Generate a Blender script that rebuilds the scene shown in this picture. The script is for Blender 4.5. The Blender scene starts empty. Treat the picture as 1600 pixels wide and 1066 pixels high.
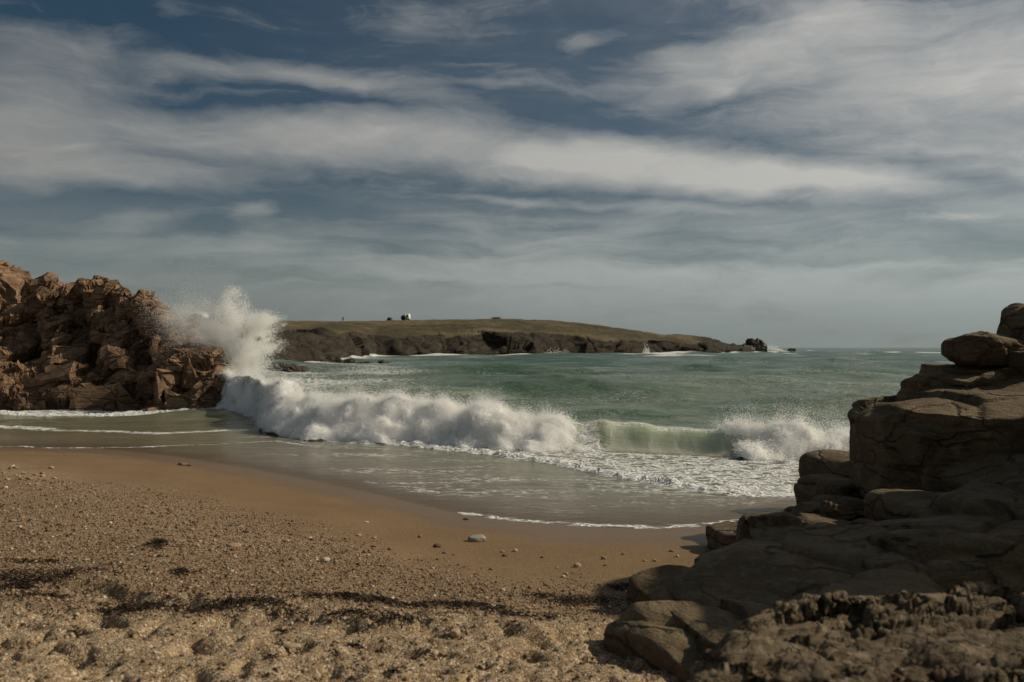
import bpy, bmesh, math, random
import numpy as np
from math import radians as R

random.seed(7)
rng = np.random.default_rng(7)
SC = bpy.context.scene
COL = SC.collection

# ------------------------------------------------------------------ camera
LENS = 32.0
F = 1600 * LENS / 36.0          # focal length in photo pixels
H = 2.4                         # eye height above still water (m)
HY = 543.0                      # row of the sea horizon in the photo
cam_d = bpy.data.cameras.new("camera")
cam_d.lens = LENS
cam_d.sensor_width = 36.0
cam_d.shift_y = (HY - 533.0) / 1600.0
cam_d.clip_start = 0.05
cam_d.clip_end = 40000
cam_d.dof.use_dof = True
cam_d.dof.focus_distance = 16.0
cam_d.dof.aperture_fstop = 2.3
cam = bpy.data.objects.new("camera", cam_d)
cam.location = (0, 0, H)
cam.rotation_euler = (R(90), 0, 0)
COL.objects.link(cam)
SC.camera = cam

# ------------------------------------------------------------------ sun
SUN_AZ = 79.0      # degrees clockwise from the view direction (+Y)
SUN_EL = 35.0
sun_d = bpy.data.lights.new("sun", 'SUN')
sun_d.energy = 4.2
sun_d.angle = R(0.53)
sun_d.color = (1.0, 0.88, 0.70)
sun = bpy.data.objects.new("sun", sun_d)
sun.rotation_euler = (R(90 - SUN_EL), 0, R(180 - SUN_AZ))
sun.location = (30, 12, 30)
COL.objects.link(sun)

# ------------------------------------------------------------------ exposure
SC.view_settings.view_transform = 'Standard'
SC.view_settings.look = 'None'
SC.view_settings.gamma = 1.0
SC.view_settings.use_curve_mapping = False
SC.view_settings.exposure = -0.25
SC.cycles.use_denoising = True
SC.cycles.max_bounces = 10
SC.cycles.diffuse_bounces = 7
SC.cycles.transparent_max_bounces = 16
SC.cycles.sample_clamp_indirect = 4.0

# ------------------------------------------------------------------ world
W = bpy.data.worlds.new("World")
SC.world = W
W.use_nodes = True
NT = W.node_tree
NT.nodes.clear()


class G:
    """tiny node-graph helper"""
    def __init__(s, nt):
        s.nt = nt

    def n(s, typ, **kw):
        nd = s.nt.nodes.new(typ)
        ins = kw.pop('ins', {})
        for k, v in kw.items():
            setattr(nd, k, v)
        for k, v in ins.items():
            s.set(nd.inputs[k], v)
        return nd

    def set(s, sock, v):
        if isinstance(v, bpy.types.NodeSocket):
            s.nt.links.new(v, sock)
        else:
            sock.default_value = v

    def m(s, op, a, b=None, c=None, clamp=False):
        nd = s.nt.nodes.new('ShaderNodeMath')
        nd.operation = op
        nd.use_clamp = clamp
        for i, v in enumerate((a, b, c)):
            if v is not None:
                s.set(nd.inputs[i], v)
        return nd.outputs[0]

    def vm(s, op, a, b=None, scale=None):
        nd = s.nt.nodes.new('ShaderNodeVectorMath')
        nd.operation = op
        s.set(nd.inputs[0], a)
        if b is not None:
            s.set(nd.inputs[1], b)
        if scale is not None:
            s.set(nd.inputs['Scale'], scale)
        return nd.outputs['Value'] if op in ('LENGTH', 'DOT_PRODUCT', 'DISTANCE') else nd.outputs[0]

    def rng(s, v, a, b, c=0.0, d=1.0, smooth=True):
        nd = s.nt.nodes.new('ShaderNodeMapRange')
        nd.interpolation_type = 'SMOOTHSTEP' if smooth else 'LINEAR'
        nd.clamp = True
        s.set(nd.inputs['Value'], v)
        for k, x in zip(('From Min', 'From Max', 'To Min', 'To Max'), (a, b, c, d)):
            s.set(nd.inputs[k], x)
        return nd.outputs[0]

    def mix(s, f, a, b):
        nd = s.nt.nodes.new('ShaderNodeMix')
        nd.data_type = 'RGBA'
        s.set(nd.inputs[0], f)
        s.set(nd.inputs[6], a)
        s.set(nd.inputs[7], b)
        return nd.outputs[2]

    def noise(s, vec, scale, detail=4, rough=0.55, dist=0.0, dims='3D'):
        nd = s.nt.nodes.new('ShaderNodeTexNoise')
        nd.noise_dimensions = dims
        s.set(nd.inputs['Vector'], vec)
        s.set(nd.inputs['Scale'], scale)
        nd.inputs['Detail'].default_value = detail
        nd.inputs['Roughness'].default_value = rough
        nd.inputs['Distortion'].default_value = dist
        return nd.outputs['Fac']

    def vor(s, vec, scale, feature='F1', out='Distance', rand=1.0):
        nd = s.nt.nodes.new('ShaderNodeTexVoronoi')
        nd.feature = feature
        s.set(nd.inputs['Vector'], vec)
        s.set(nd.inputs['Scale'], scale)
        nd.inputs['Randomness'].default_value = rand
        return nd.outputs[out]

    def mapping(s, vec, loc=(0, 0, 0), rot=(0, 0, 0), scale=(1, 1, 1), typ='POINT'):
        nd = s.nt.nodes.new('ShaderNodeMapping')
        nd.vector_type = typ
        s.set(nd.inputs['Vector'], vec)
        nd.inputs['Location'].default_value = loc
        nd.inputs['Rotation'].default_value = rot
        nd.inputs['Scale'].default_value = scale
        return nd.outputs[0]

    def bump(s, height, strength, dist, normal=None):
        nd = s.nt.nodes.new('ShaderNodeBump')
        s.set(nd.inputs['Height'], height)
        nd.inputs['Strength'].default_value = strength
        nd.inputs['Distance'].default_value = dist
        if normal is not None:
            s.set(nd.inputs['Normal'], normal)
        return nd.outputs[0]

    def rgb(s, c):
        nd = s.nt.nodes.new('ShaderNodeRGB')
        nd.outputs[0].default_value = (c[0], c[1], c[2], 1)
        return nd.outputs[0]


def build_world():
    g = G(NT)
    sky = g.n('ShaderNodeTexSky', sky_type='NISHITA', sun_disc=False)
    sky.sun_elevation = R(SUN_EL)
    sky.sun_rotation = R(SUN_AZ)
    sky.altitude = 0
    sky.air_density = 1.0
    sky.dust_density = 0.6
    sky.ozone_density = 2.5
    tc = g.n('ShaderNodeTexCoord')
    d = g.vm('NORMALIZE', tc.outputs['Generated'])
    sp = g.n('ShaderNodeSeparateXYZ', ins={0: d})
    x, y, z = sp.outputs
    az = g.m('ARCTAN2', x, y)
    el = g.m('ARCSINE', z)
    cmb = g.n('ShaderNodeCombineXYZ', ins={0: az, 1: el, 2: 0.0})
    ae = cmb.outputs[0]
    # slow warp so that every band frays like blown cirrus
    wn = g.n('ShaderNodeTexNoise', ins={'Vector': g.mapping(ae, scale=(3.2, 9.0, 1)), 'Scale': 1.0, 'Detail': 4.0, 'Roughness': 0.55})
    w0 = g.vm('SUBTRACT', wn.outputs['Color'], (0.5, 0.5, 0.5))
    w1 = g.vm('MULTIPLY', w0, (0.16, 0.06, 0.0))
    wn2 = g.n('ShaderNodeTexNoise', ins={'Vector': g.mapping(ae, loc=(3, 7, 1), scale=(14, 34, 1)), 'Scale': 1.0, 'Detail': 5.0, 'Roughness': 0.6})
    w2 = g.vm('MULTIPLY', g.vm('SUBTRACT', wn2.outputs['Color'], (0.5, 0.5, 0.5)), (0.045, 0.016, 0.0))
    q = g.vm('ADD', g.vm('ADD', ae, w1), w2)

    def ae_of(px, py):
        u = (px - 800) / F
        v = (HY - py) / F
        return math.atan(u), math.atan(v / math.sqrt(1 + u * u))

    def stroke(ax, ay, bx, by, wpx, amp, soft=0.0, vec=q):
        a = ae_of(ax, ay)
        b = ae_of(bx, by)
        cx, cy = (a[0] + b[0]) / 2, (a[1] + b[1]) / 2
        L = math.hypot(b[0] - a[0], b[1] - a[1]) / 2
        th = math.atan2(b[1] - a[1], b[0] - a[0])
        v = g.mapping(vec, loc=(cx, cy, 0), rot=(0, 0, th), scale=(L * 1.15, wpx / F, 1), typ='TEXTURE')
        ln = g.vm('LENGTH', v)
        return g.rng(ln, 1.0, soft, 0.0, amp)

    # cloud bands of the afternoon sky (start, end, half width, opacity)
    S = [
        (-700, 150, 420, 205, 120, 0.75), (-300, 250, 520, 285, 42, 0.50),
        (100, 190, 900, 225, 62, 0.75), (600, 215, 1250, 280, 64, 0.9),
        (950, 252, 1560, 303, 42, 0.95), (880, 235, 1330, 275, 46, 0.45),
        (-200, 55, 330, 100, 70, 0.42), (350, 85, 620, 150, 26, 0.50), (200, 95, 480, 100, 30, 0.3),
        (430, 95, 800, 190, 36, 0.35),
        (880, 165, 1500, -40, 80, 0.55), (1050, 110, 1900, 60, 150, 0.50), (1350, 90, 2100, 110, 120, 0.50),
        (1150, 210, 2000, 210, 75, 0.45), (1150, 30, 1500, 0, 60, 0.30), (1080, 132, 1130, 140, 14, 0.30),
        (640, 138, 900, 132, 12, 0.22), (860, 75, 1000, 45, 26, 0.30), (480, 0, 640, 30, 26, 0.14), (240, 0, 330, 30, 26, 0.16), (560, 50, 700, 0, 40, 0.14),
        (700, 300, 1300, 335, 17, 0.42), (680, 295, 900, 318, 12, 0.25),
        (300, 342, 450, 322, 22, 0.42), (80, 362, 320, 340, 30, 0.35), (-300, 365, 700, 405, 38, 0.40),
        (500, 345, 900, 350, 26, 0.28), (1430, 262, 2100, 262, 24, 0.45), (1370, 352, 1560, 335, 9, 0.3),
        (850, 385, 1500, 395, 26, 0.20), (-300, 440, 500, 425, 36, 0.28),
        (400, 420, 1900, 420, 26, 0.30),
    ]
    acc = None
    for s in S:
        v = stroke(*s)
        # layers veil one another rather than adding up
        acc = v if acc is None else g.m('SUBTRACT', g.m('ADD', acc, v), g.m('MULTIPLY', acc, v))
    # same weather all round the rest of the sky
    pl = g.m('ADD', g.m('ABSOLUTE', z), 0.14)
    pc = g.n('ShaderNodeCombineXYZ', ins={0: g.m('DIVIDE', x, pl), 1: g.m('DIVIDE', y, pl), 2: 0.3})
    gen = g.noise(g.mapping(pc.outputs[0], rot=(0, 0, 0.35), scale=(0.55, 1.5, 1)), 1.0, 6, 0.55, 0.7)
    genf = g.rng(gen, 0.47, 0.68, 0.0, 0.75)
    # view window of the explicit bands, fades into the generic field
    aa = g.m('ABSOLUTE', az)
    win = g.m('MULTIPLY', g.rng(aa, 0.62, 0.95, 1.0, 0.0), g.rng(el, 0.36, 0.55, 1.0, 0.0))
    inv = g.m('SUBTRACT', 1.0, win)
    base = g.m('ADD', g.m('MULTIPLY', acc, win), g.m('MULTIPLY', genf, inv))
    # fibrous texture
    st1 = g.noise(g.mapping(q, rot=(0, 0, 0.10), scale=(5, 34, 1)), 1.0, 8, 0.62, 0.5)
    st2 = g.noise(g.mapping(q, loc=(2, 5, 0), rot=(0, 0, -0.25), scale=(9, 22, 1)), 1.0, 9, 0.6, 0.9)
    fib = g.m('ADD', g.m('MULTIPLY', st1, 0.55), g.m('MULTIPLY', st2, 0.45))
    fz = g.m('MULTIPLY', g.m('SUBTRACT', fib, 0.5), 1.15)
    dens = g.rng(g.m('ADD', g.m('MULTIPLY', base, 1.12), fz), 0.04, 1.0, 0.0, 1.0, smooth=False)
    dens = g.m('ADD', dens, g.rng(fib, 0.48, 0.75, 0.0, 0.10))
    thin = g.m('MULTIPLY', g.rng(az, -0.40, 0.45, 0.0, 0.18, smooth=False), g.rng(fib, 0.3, 0.65, 0.5, 1.3))
    dens = g.m('SUBTRACT', g.m('ADD', dens, thin), g.m('MULTIPLY', dens, thin), clamp=True)
    low = g.noise(g.mapping(q, loc=(1.3, 0.7, 0), rot=(0, 0, -0.03), scale=(2.6, 30, 1)), 1.0, 5, 0.55, 0.6)
    lowf = g.m('ADD', g.m('MULTIPLY', g.rng(low, 0.36, 0.62, 0.40, 1.12), g.rng(el, 0.05, 0.09)), g.rng(el, 0.05, 0.09, 1.0, 0.0))
    veil = g.m('MULTIPLY', g.m('MULTIPLY', g.rng(el, 0.20, 0.02, 0.0, 0.94), lowf), g.m('MULTIPLY', g.rng(az, -0.5, 0.0, 0.70, 1.0), g.rng(fib, 0.25, 0.6, 0.70, 1.1)))
    dens = g.m('SUBTRACT', g.m('ADD', dens, veil), g.m('MULTIPLY', dens, veil), clamp=True)
    dens = g.m('MINIMUM', dens, 0.96)
    # clouds are brighter where they stand nearer the sun
    sd = (math.sin(R(SUN_AZ)) * math.cos(R(SUN_EL)), math.cos(R(SUN_AZ)) * math.cos(R(SUN_EL)), math.sin(R(SUN_EL)))
    near = g.vm('DOT_PRODUCT', d, sd)
    lum = g.rng(near, -0.2, 1.0, 3.5, 7.8, smooth=False)
    horizon = g.rng(el, 0.12, 0.0, 1.0, 0.54)
    lum = g.m('MULTIPLY', lum, horizon)
    ccol = g.mix(g.rng(el, 0.0, 0.2), g.rgb((0.91, 1.03, 1.00)), g.rgb((1.0, 0.985, 0.925)))
    ccol = g.vm('SCALE', ccol, scale=lum)
    hs = g.n('ShaderNodeHueSaturation', ins={'Hue': 0.488, 'Saturation': 1.12, 'Value': 0.295, 'Color': sky.outputs[0]})
    colr = g.mix(dens, hs.outputs[0], ccol)
    bg = g.n('ShaderNodeBackground', ins={'Color': colr, 'Strength': 0.1})
    out = g.n('ShaderNodeOutputWorld', ins={'Surface': bg.outputs[0]})


build_world()


# ================================================================== helpers
def P(px, py, D):
    """photo pixel at distance D -> world point"""
    return np.array([(px - 800) / F * D, D, H - (py - HY) / F * D])


def sstep(a, b, x):
    t = np.clip((x - a) / (b - a), 0, 1)
    return t * t * (3 - 2 * t)


def _hash(ix, iy, iz, seed):
    h = (ix.astype(np.uint32) * np.uint32(374761393)) ^ (iy.astype(np.uint32) * np.uint32(668265263)) \
        ^ (iz.astype(np.uint32) * np.uint32(2147483647 & 0x9E3779B1)) ^ np.uint32((seed * 2654435761) & 0xFFFFFFFF)
    h = (h ^ (h >> np.uint32(13))) * np.uint32(1274126177)
    h = (h ^ (h >> np.uint32(16))) * np.uint32(2246822519)
    return h ^ (h >> np.uint32(15))


_g = rng.normal(size=(256, 3))
_g /= np.linalg.norm(_g, axis=1)[:, None]
_g = _g.astype(np.float32)


def noise2(p, seed=0):
    i = np.floor(p).astype(np.int32)
    f = p - i
    fx, fy = np.ascontiguousarray(f[:, 0]), np.ascontiguousarray(f[:, 1])
    ix, iy = np.ascontiguousarray(i[:, 0]), np.ascontiguousarray(i[:, 1])
    ux = fx * fx * fx * (fx * (fx * 6 - 15) + 10)
    uy = fy * fy * fy * (fy * (fy * 6 - 15) + 10)
    iz = np.int32(5) + np.zeros(1, np.int32)
    r = []
    for dx in (0, 1):
        for dy in (0, 1):
            h = _hash(ix + np.int32(dx), iy + np.int32(dy), iz, seed) & np.uint32(255)
            r.append(_g2x[h] * (fx - dx) + _g2y[h] * (fy - dy))
    a = r[0] + (r[1] - r[0]) * uy
    b = r[2] + (r[3] - r[2]) * uy
    return (a + (b - a) * ux) * 1.45


_ga = np.arange(256) / 256 * 2 * math.pi
_g2x, _g2y = np.cos(_ga).astype(np.float32), np.sin(_ga).astype(np.float32)


def noise3(p, seed=0):
    p = np.asarray(p, dtype=np.float32)
    if p.shape[1] == 2:
        return noise2(p, seed)
    i = np.floor(p).astype(np.int32)
    f = p - i
    u = f * f * f * (f * (f * 6 - 15) + 10)
    res = np.zeros(len(p), np.float32)
    for dx in (0, 1):
        wx = u[:, 0] if dx else 1 - u[:, 0]
        for dy in (0, 1):
            wy = u[:, 1] if dy else 1 - u[:, 1]
            for dz in (0, 1):
                wz = u[:, 2] if dz else 1 - u[:, 2]
                h = _hash(i[:, 0] + dx, i[:, 1] + dy, i[:, 2] + dz, seed) & np.uint32(255)
                gr = _g[h]
                dt = gr[:, 0] * (f[:, 0] - dx) + gr[:, 1] * (f[:, 1] - dy) + gr[:, 2] * (f[:, 2] - dz)
                res += wx * wy * wz * dt
    return res * 1.5


def fbm(p, seed=0, octv=4, gain=0.5, lac=2.03, billow=False):
    a, s, t = 1.0, 0.0, 0.0
    p = np.asarray(p, np.float32)
    for o in range(octv):
        n = noise3(p, seed + o * 17)
        if billow:
            n = np.abs(n) * 2 - 0.6
        s = s + a * n
        t += a
        a *= gain
        p = p * lac + 13.7
    return s / t


def xy(X, Y, s=1.0, sy=None, z=0.37):
    sy = s if sy is None else sy
    return np.stack([X * s, Y * sy], 1).astype(np.float32)


def facet(p, seed=0, tilt=1.1):
    """cellular planes: each cell is a tilted facet; returns offset and edge distance"""
    p = np.asarray(p, np.float32)
    i = np.floor(p).astype(np.int32)
    best = np.full(len(p), 1e9, np.float32)
    sec = np.full(len(p), 1e9, np.float32)
    off = np.zeros(len(p), np.float32)
    for dx in (-1, 0, 1):
        for dy in (-1, 0, 1):
            for dz in (-1, 0, 1):
                c = i + np.array([dx, dy, dz], np.int32)
                h = _hash(c[:, 0], c[:, 1], c[:, 2], seed)
                jx = (h & np.uint32(1023)).astype(np.float32) / 1023
                jy = ((h >> np.uint32(10)) & np.uint32(1023)).astype(np.float32) / 1023
                jz = ((h >> np.uint32(20)) & np.uint32(1023)).astype(np.float32) / 1023
                cp = c + np.stack([jx, jy, jz], 1)
                dv = p - cp
                dd = (dv * dv).sum(1)
                h2 = _hash(c[:, 0], c[:, 1], c[:, 2], seed + 91)
                gr = _g[h2 & np.uint32(255)]
                o = ((h2 >> np.uint32(8)) & np.uint32(1023)).astype(np.float32) / 1023 - 0.5 + tilt * (gr * dv).sum(1)
                nb = dd < best
                sec = np.where(nb, best, np.minimum(sec, dd))
                off = np.where(nb, o, off)
                best = np.where(nb, dd, best)
    return off, np.sqrt(sec) - np.sqrt(best)


def rotm(ex, ey, ez):
    cx, sx, cy, sy, cz, sz = math.cos(ex), math.sin(ex), math.cos(ey), math.sin(ey), math.cos(ez), math.sin(ez)
    Rx = np.array([[1, 0, 0], [0, cx, -sx], [0, sx, cx]])
    Ry = np.array([[cy, 0, sy], [0, 1, 0], [-sy, 0, cy]])
    Rz = np.array([[cz, -sz, 0], [sz, cz, 0], [0, 0, 1]])
    return Rz @ Ry @ Rx


def mesh_np(name, verts, faces, smooth=True, attrs=None, cols=None):
    """fast mesh from numpy; faces (n,3) or (n,4)"""
    me = bpy.data.meshes.new(name)
    verts = np.ascontiguousarray(verts, np.float32)
    faces = np.ascontiguousarray(faces, np.int32)
    k = faces.shape[1]
    me.vertices.add(len(verts))
    me.vertices.foreach_set('co', verts.ravel())
    me.loops.add(faces.size)
    me.loops.foreach_set('vertex_index', faces.ravel())
    me.polygons.add(len(faces))
    me.polygons.foreach_set('loop_start', np.arange(0, faces.size, k, dtype=np.int32))
    me.polygons.foreach_set('loop_total', np.full(len(faces), k, np.int32))
    me.polygons.foreach_set('use_smooth', np.full(len(faces), smooth, bool))
    me.update(calc_edges=True)
    for a, v in (attrs or {}).items():
        at = me.attributes.new(a, 'FLOAT', 'POINT')
        at.data.foreach_set('value', np.ascontiguousarray(v, np.float32))
    for a, v in (cols or {}).items():
        at = me.attributes.new(a, 'FLOAT_COLOR', 'POINT')
        at.data.foreach_set('color', np.ascontiguousarray(v, np.float32).ravel())
    return me


def link(name, me, mat, parent=None, loc=None):
    o = bpy.data.objects.new(name, me)
    COL.objects.link(o)
    if mat is not None and not me.materials:
        me.materials.append(mat)
    if parent is not None:
        o.parent = parent
    if loc is not None:
        o.location = loc
    return o


def tag(o, label=None, cat=None, group=None, kind=None):
    if label:
        o['label'] = label
    if cat:
        o['category'] = cat
    if group:
        o['group'] = group
    if kind:
        o['kind'] = kind
    return o


def empty(name, loc):
    o = bpy.data.objects.new(name, None)
    o.empty_display_size = 0.2
    o.location = loc
    COL.objects.link(o)
    return o


def grid_faces(r, c):
    i = np.arange(r * c).reshape(r, c)
    return np.stack([i[:-1, :-1], i[:-1, 1:], i[1:, 1:], i[1:, :-1]], -1).reshape(-1, 4)


def vnormals(v, f):
    a, b, c = v[f[:, 0]], v[f[:, 1]], v[f[:, 2]]
    if f.shape[1] == 4:
        n = np.cross(v[f[:, 2]] - a, v[f[:, 3]] - b)
    else:
        n = np.cross(b - a, c - a)
    out = np.zeros_like(v)
    for k in range(f.shape[1]):
        for ax in range(3):
            out[:, ax] += np.bincount(f[:, k], n[:, ax], len(v))
    return out / (np.linalg.norm(out, axis=1)[:, None] + 1e-12)


_cs = {}


def cube_sphere(n):
    if n in _cs:
        return _cs[n]
    t = np.tan(np.linspace(-math.pi / 4, math.pi / 4, n + 1))
    A, B = np.meshgrid(t, t, indexing='ij')
    one = np.ones_like(A)
    vs, fs, off = [], [], 0
    for (a, b, c) in ((A, B, one), (B, A, -one), (one, A, B), (-one, B, A), (B, one, A), (A, -one, B)):
        v = np.stack([a, b, c], -1).reshape(-1, 3)
        vs.append(v)
        fs.append(grid_faces(n + 1, n + 1) + off)
        off += len(v)
    v = np.concatenate(vs)
    f = np.concatenate(fs)
    key = np.round(v * 1e5).astype(np.int64)
    _, idx, inv = np.unique(key, axis=0, return_index=True, return_inverse=True)
    v = v[idx]
    f = inv.reshape(-1)[f]
    v = v / np.linalg.norm(v, axis=1)[:, None]
    # outward winding
    nn = np.cross(v[f[:, 2]] - v[f[:, 0]], v[f[:, 3]] - v[f[:, 1]])
    bad = (nn * v[f[:, 0]]).sum(1) < 0
    f[bad] = f[bad][:, ::-1]
    _cs[n] = (v, f)
    return _cs[n]


def star_rock(center, size, rot=(0, 0, 0), n=36, seed=0, p=5.0, cuts=9, cut=(0.72, 1.02), sharp=22.0,
              layers=(), strata=None):
    """rounded block cut by random planes then weathered; verts in world space"""
    rg = np.random.default_rng(seed)
    d, f = cube_sphere(n)
    r = (np.abs(d) ** p).sum(1) ** (-1.0 / p)
    terms = [r]
    for k in range(cuts):
        nv = rg.normal(size=3)
        nv /= np.linalg.norm(nv)
        h = rg.uniform(*cut)
        c = d @ nv
        terms.append(np.where(c > 0.05, h / np.maximum(c, 0.05), 9.0))
    T = np.stack(terms)
    T = np.minimum(T, 6.0)
    r = -np.log(np.exp(-sharp * T).sum(0)) / sharp
    v = d * r[:, None] * np.array(size)
    v = v @ rotm(*[R(a) for a in rot]).T + np.array(center)
    return weather(v, f, seed, layers, strata), f


def weather(v, f, seed, layers=(), strata=None, mask=None):
    """displace along normals; layers = (kind, scale m, amp m[, stretch])"""
    v = v.copy()
    for k, L in enumerate(layers):
        kind, sc, amp = L[:3]
        M = L[3] if len(L) > 3 else None
        q = v if M is None else v @ M.T
        nrm = vnormals(v, f)
        if kind == 'f':
            o, e = facet(q / sc, seed + k * 7)
            o = o - 0.35 * np.exp(-(e / 0.06) ** 2)
        elif kind == 'n':
            o = fbm(q / sc, seed + k * 7, 4, 0.5)
        elif kind == 'b':
            o = fbm(q / sc, seed + k * 7, 4, 0.5, billow=True)
        elif kind == 's':
            # bedding joints
            t = q[:, 2] / sc + 0.55 * fbm(q * np.array([0.5, 0.5, 0.25]) / sc, seed + 5, 3)
            fr = np.abs(t - np.round(t))
            o = -np.exp(-(fr / 0.14) ** 2)
            o = o * sstep(-0.15, 0.25, fbm(v / (sc * 1.8), seed + 3, 2) + 0.05)
        m = amp if mask is None else amp * mask
        v = v + nrm * (o * m)[:, None]
    return v


def stretch(ax, ay, az, rx=0, ry=0, rz=0):
    """anisotropic sampling matrix for noise (larger = finer)"""
    return np.diag([ax, ay, az]) @ rotm(R(rx), R(ry), R(rz))


# ================================================================== materials
def new_mat(name):
    m = bpy.data.materials.new(name)
    m.use_nodes = True
    m.node_tree.nodes.clear()
    return m, G(m.node_tree)


def finish(g, shader):
    g.n('ShaderNodeOutputMaterial', ins={'Surface': shader})


def attr(g, name, out='Fac'):
    return g.n('ShaderNodeAttribute', attribute_name=name).outputs[out]


def pos(g):
    return g.n('ShaderNodeNewGeometry').outputs['Position']


def simple(name, col, rough=0.6, spec=0.4, var=0.15, scale=4.0):
    m, g = new_mat(name)
    n = g.noise(pos(g), scale, 4)
    c = g.mix(n, g.rgb([x * (1 - var) for x in col]), g.rgb([min(1, x * (1 + var)) for x in col]))
    b = g.n('ShaderNodeBsdfPrincipled', ins={'Base Color': c, 'Roughness': rough, 'Specular IOR Level': spec})
    finish(g, b.outputs[0])
    return m


def rock_mat(name, c_dark, c_mid, c_light, scale=1.0, bump=0.04, lichen=None, wet_z=None, rough=0.85, strat=None):
    m, g = new_mat(name)
    p = pos(g)
    n1 = g.noise(p, 0.55 * scale, 5, 0.6, 0.4)
    n2 = g.noise(p, 3.2 * scale, 7, 0.65, 0.3)
    n3 = g.noise(p, 24 * scale, 4, 0.7)
    sv = g.mapping(p, rot=(R(14), R(-16), 0) if strat is None else strat, scale=(0.7, 0.7, 6))
    n4 = g.noise(sv, 1.6 * scale, 5, 0.6, 0.5)
    c = g.mix(g.rng(n1, 0.36, 0.64), g.rgb(c_dark), g.rgb(c_mid))
    c = g.mix(g.m('MULTIPLY', g.rng(n2, 0.45, 0.72), 0.75), c, g.rgb(c_light))
    c = g.mix(g.m('MULTIPLY', g.rng(n4, 0.50, 0.66), 0.65), c, g.rgb([x * 0.8 for x in c_dark]))
    c = g.mix(g.m('MULTIPLY', g.rng(n3, 0.40, 0.70), 0.5), c, g.rgb([x * 0.45 for x in c_dark]))
    r = rough
    if lichen:
        nz = g.n('ShaderNodeSeparateXYZ', ins={0: g.n('ShaderNodeNewGeometry').outputs['Normal']}).outputs[2]
        lf = g.m('MULTIPLY', g.rng(g.noise(p, 5 * scale, 6, 0.7), 0.50, 0.62), g.rng(nz, 0.1, 0.8))
        c = g.mix(g.m('MULTIPLY', lf, 0.7), c, g.rgb(lichen))
    if wet_z is not None:
        zz = g.n('ShaderNodeSeparateXYZ', ins={0: p}).outputs[2]
        zz = g.m('ADD', zz, g.m('MULTIPLY', g.m('SUBTRACT', n2, 0.5), 1.2))
        wf = g.rng(zz, wet_z[1], wet_z[0])
        c = g.mix(g.m('MULTIPLY', wf, 0.40), c, g.vm('SCALE', c, scale=0.4))
        r = g.rng(wf, 0.0, 1.0, rough, 0.32)
    hgt = g.m('ADD', g.m('MULTIPLY', n2, 0.6), g.m('ADD', g.m('MULTIPLY', n3, 0.42), g.m('MULTIPLY', n4, 1.4)))
    wq = g.n('ShaderNodeTexNoise', ins={'Vector': p, 'Scale': 1.3 * scale, 'Detail': 4.0})
    jv = g.vm('ADD', g.mapping(p, rot=(R(5), R(-8), R(12)), scale=(0.75, 0.75, 2.1)), g.vm('SCALE', g.vm('SUBTRACT', wq.outputs['Color'], (.5, .5, .5)), scale=0.55))
    jt = g.rng(g.vor(jv, 0.95 * scale, 'DISTANCE_TO_EDGE'), 0.045, 0.0)
    jt = g.m('MULTIPLY', jt, g.rng(n1, 0.40, 0.55))
    c = g.mix(g.m('MULTIPLY', jt, 0.6), c, g.rgb([x * 0.3 for x in c_dark]))
    hgt = g.m('SUBTRACT', hgt, g.m('MULTIPLY', jt, 0.8))
    bp = g.bump(hgt, 1.0, bump)
    b = g.n('ShaderNodeBsdfPrincipled', ins={'Base Color': c, 'Roughness': r, 'Specular IOR Level': 0.35, 'Normal': bp})
    finish(g, b.outputs[0])
    return m


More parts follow.
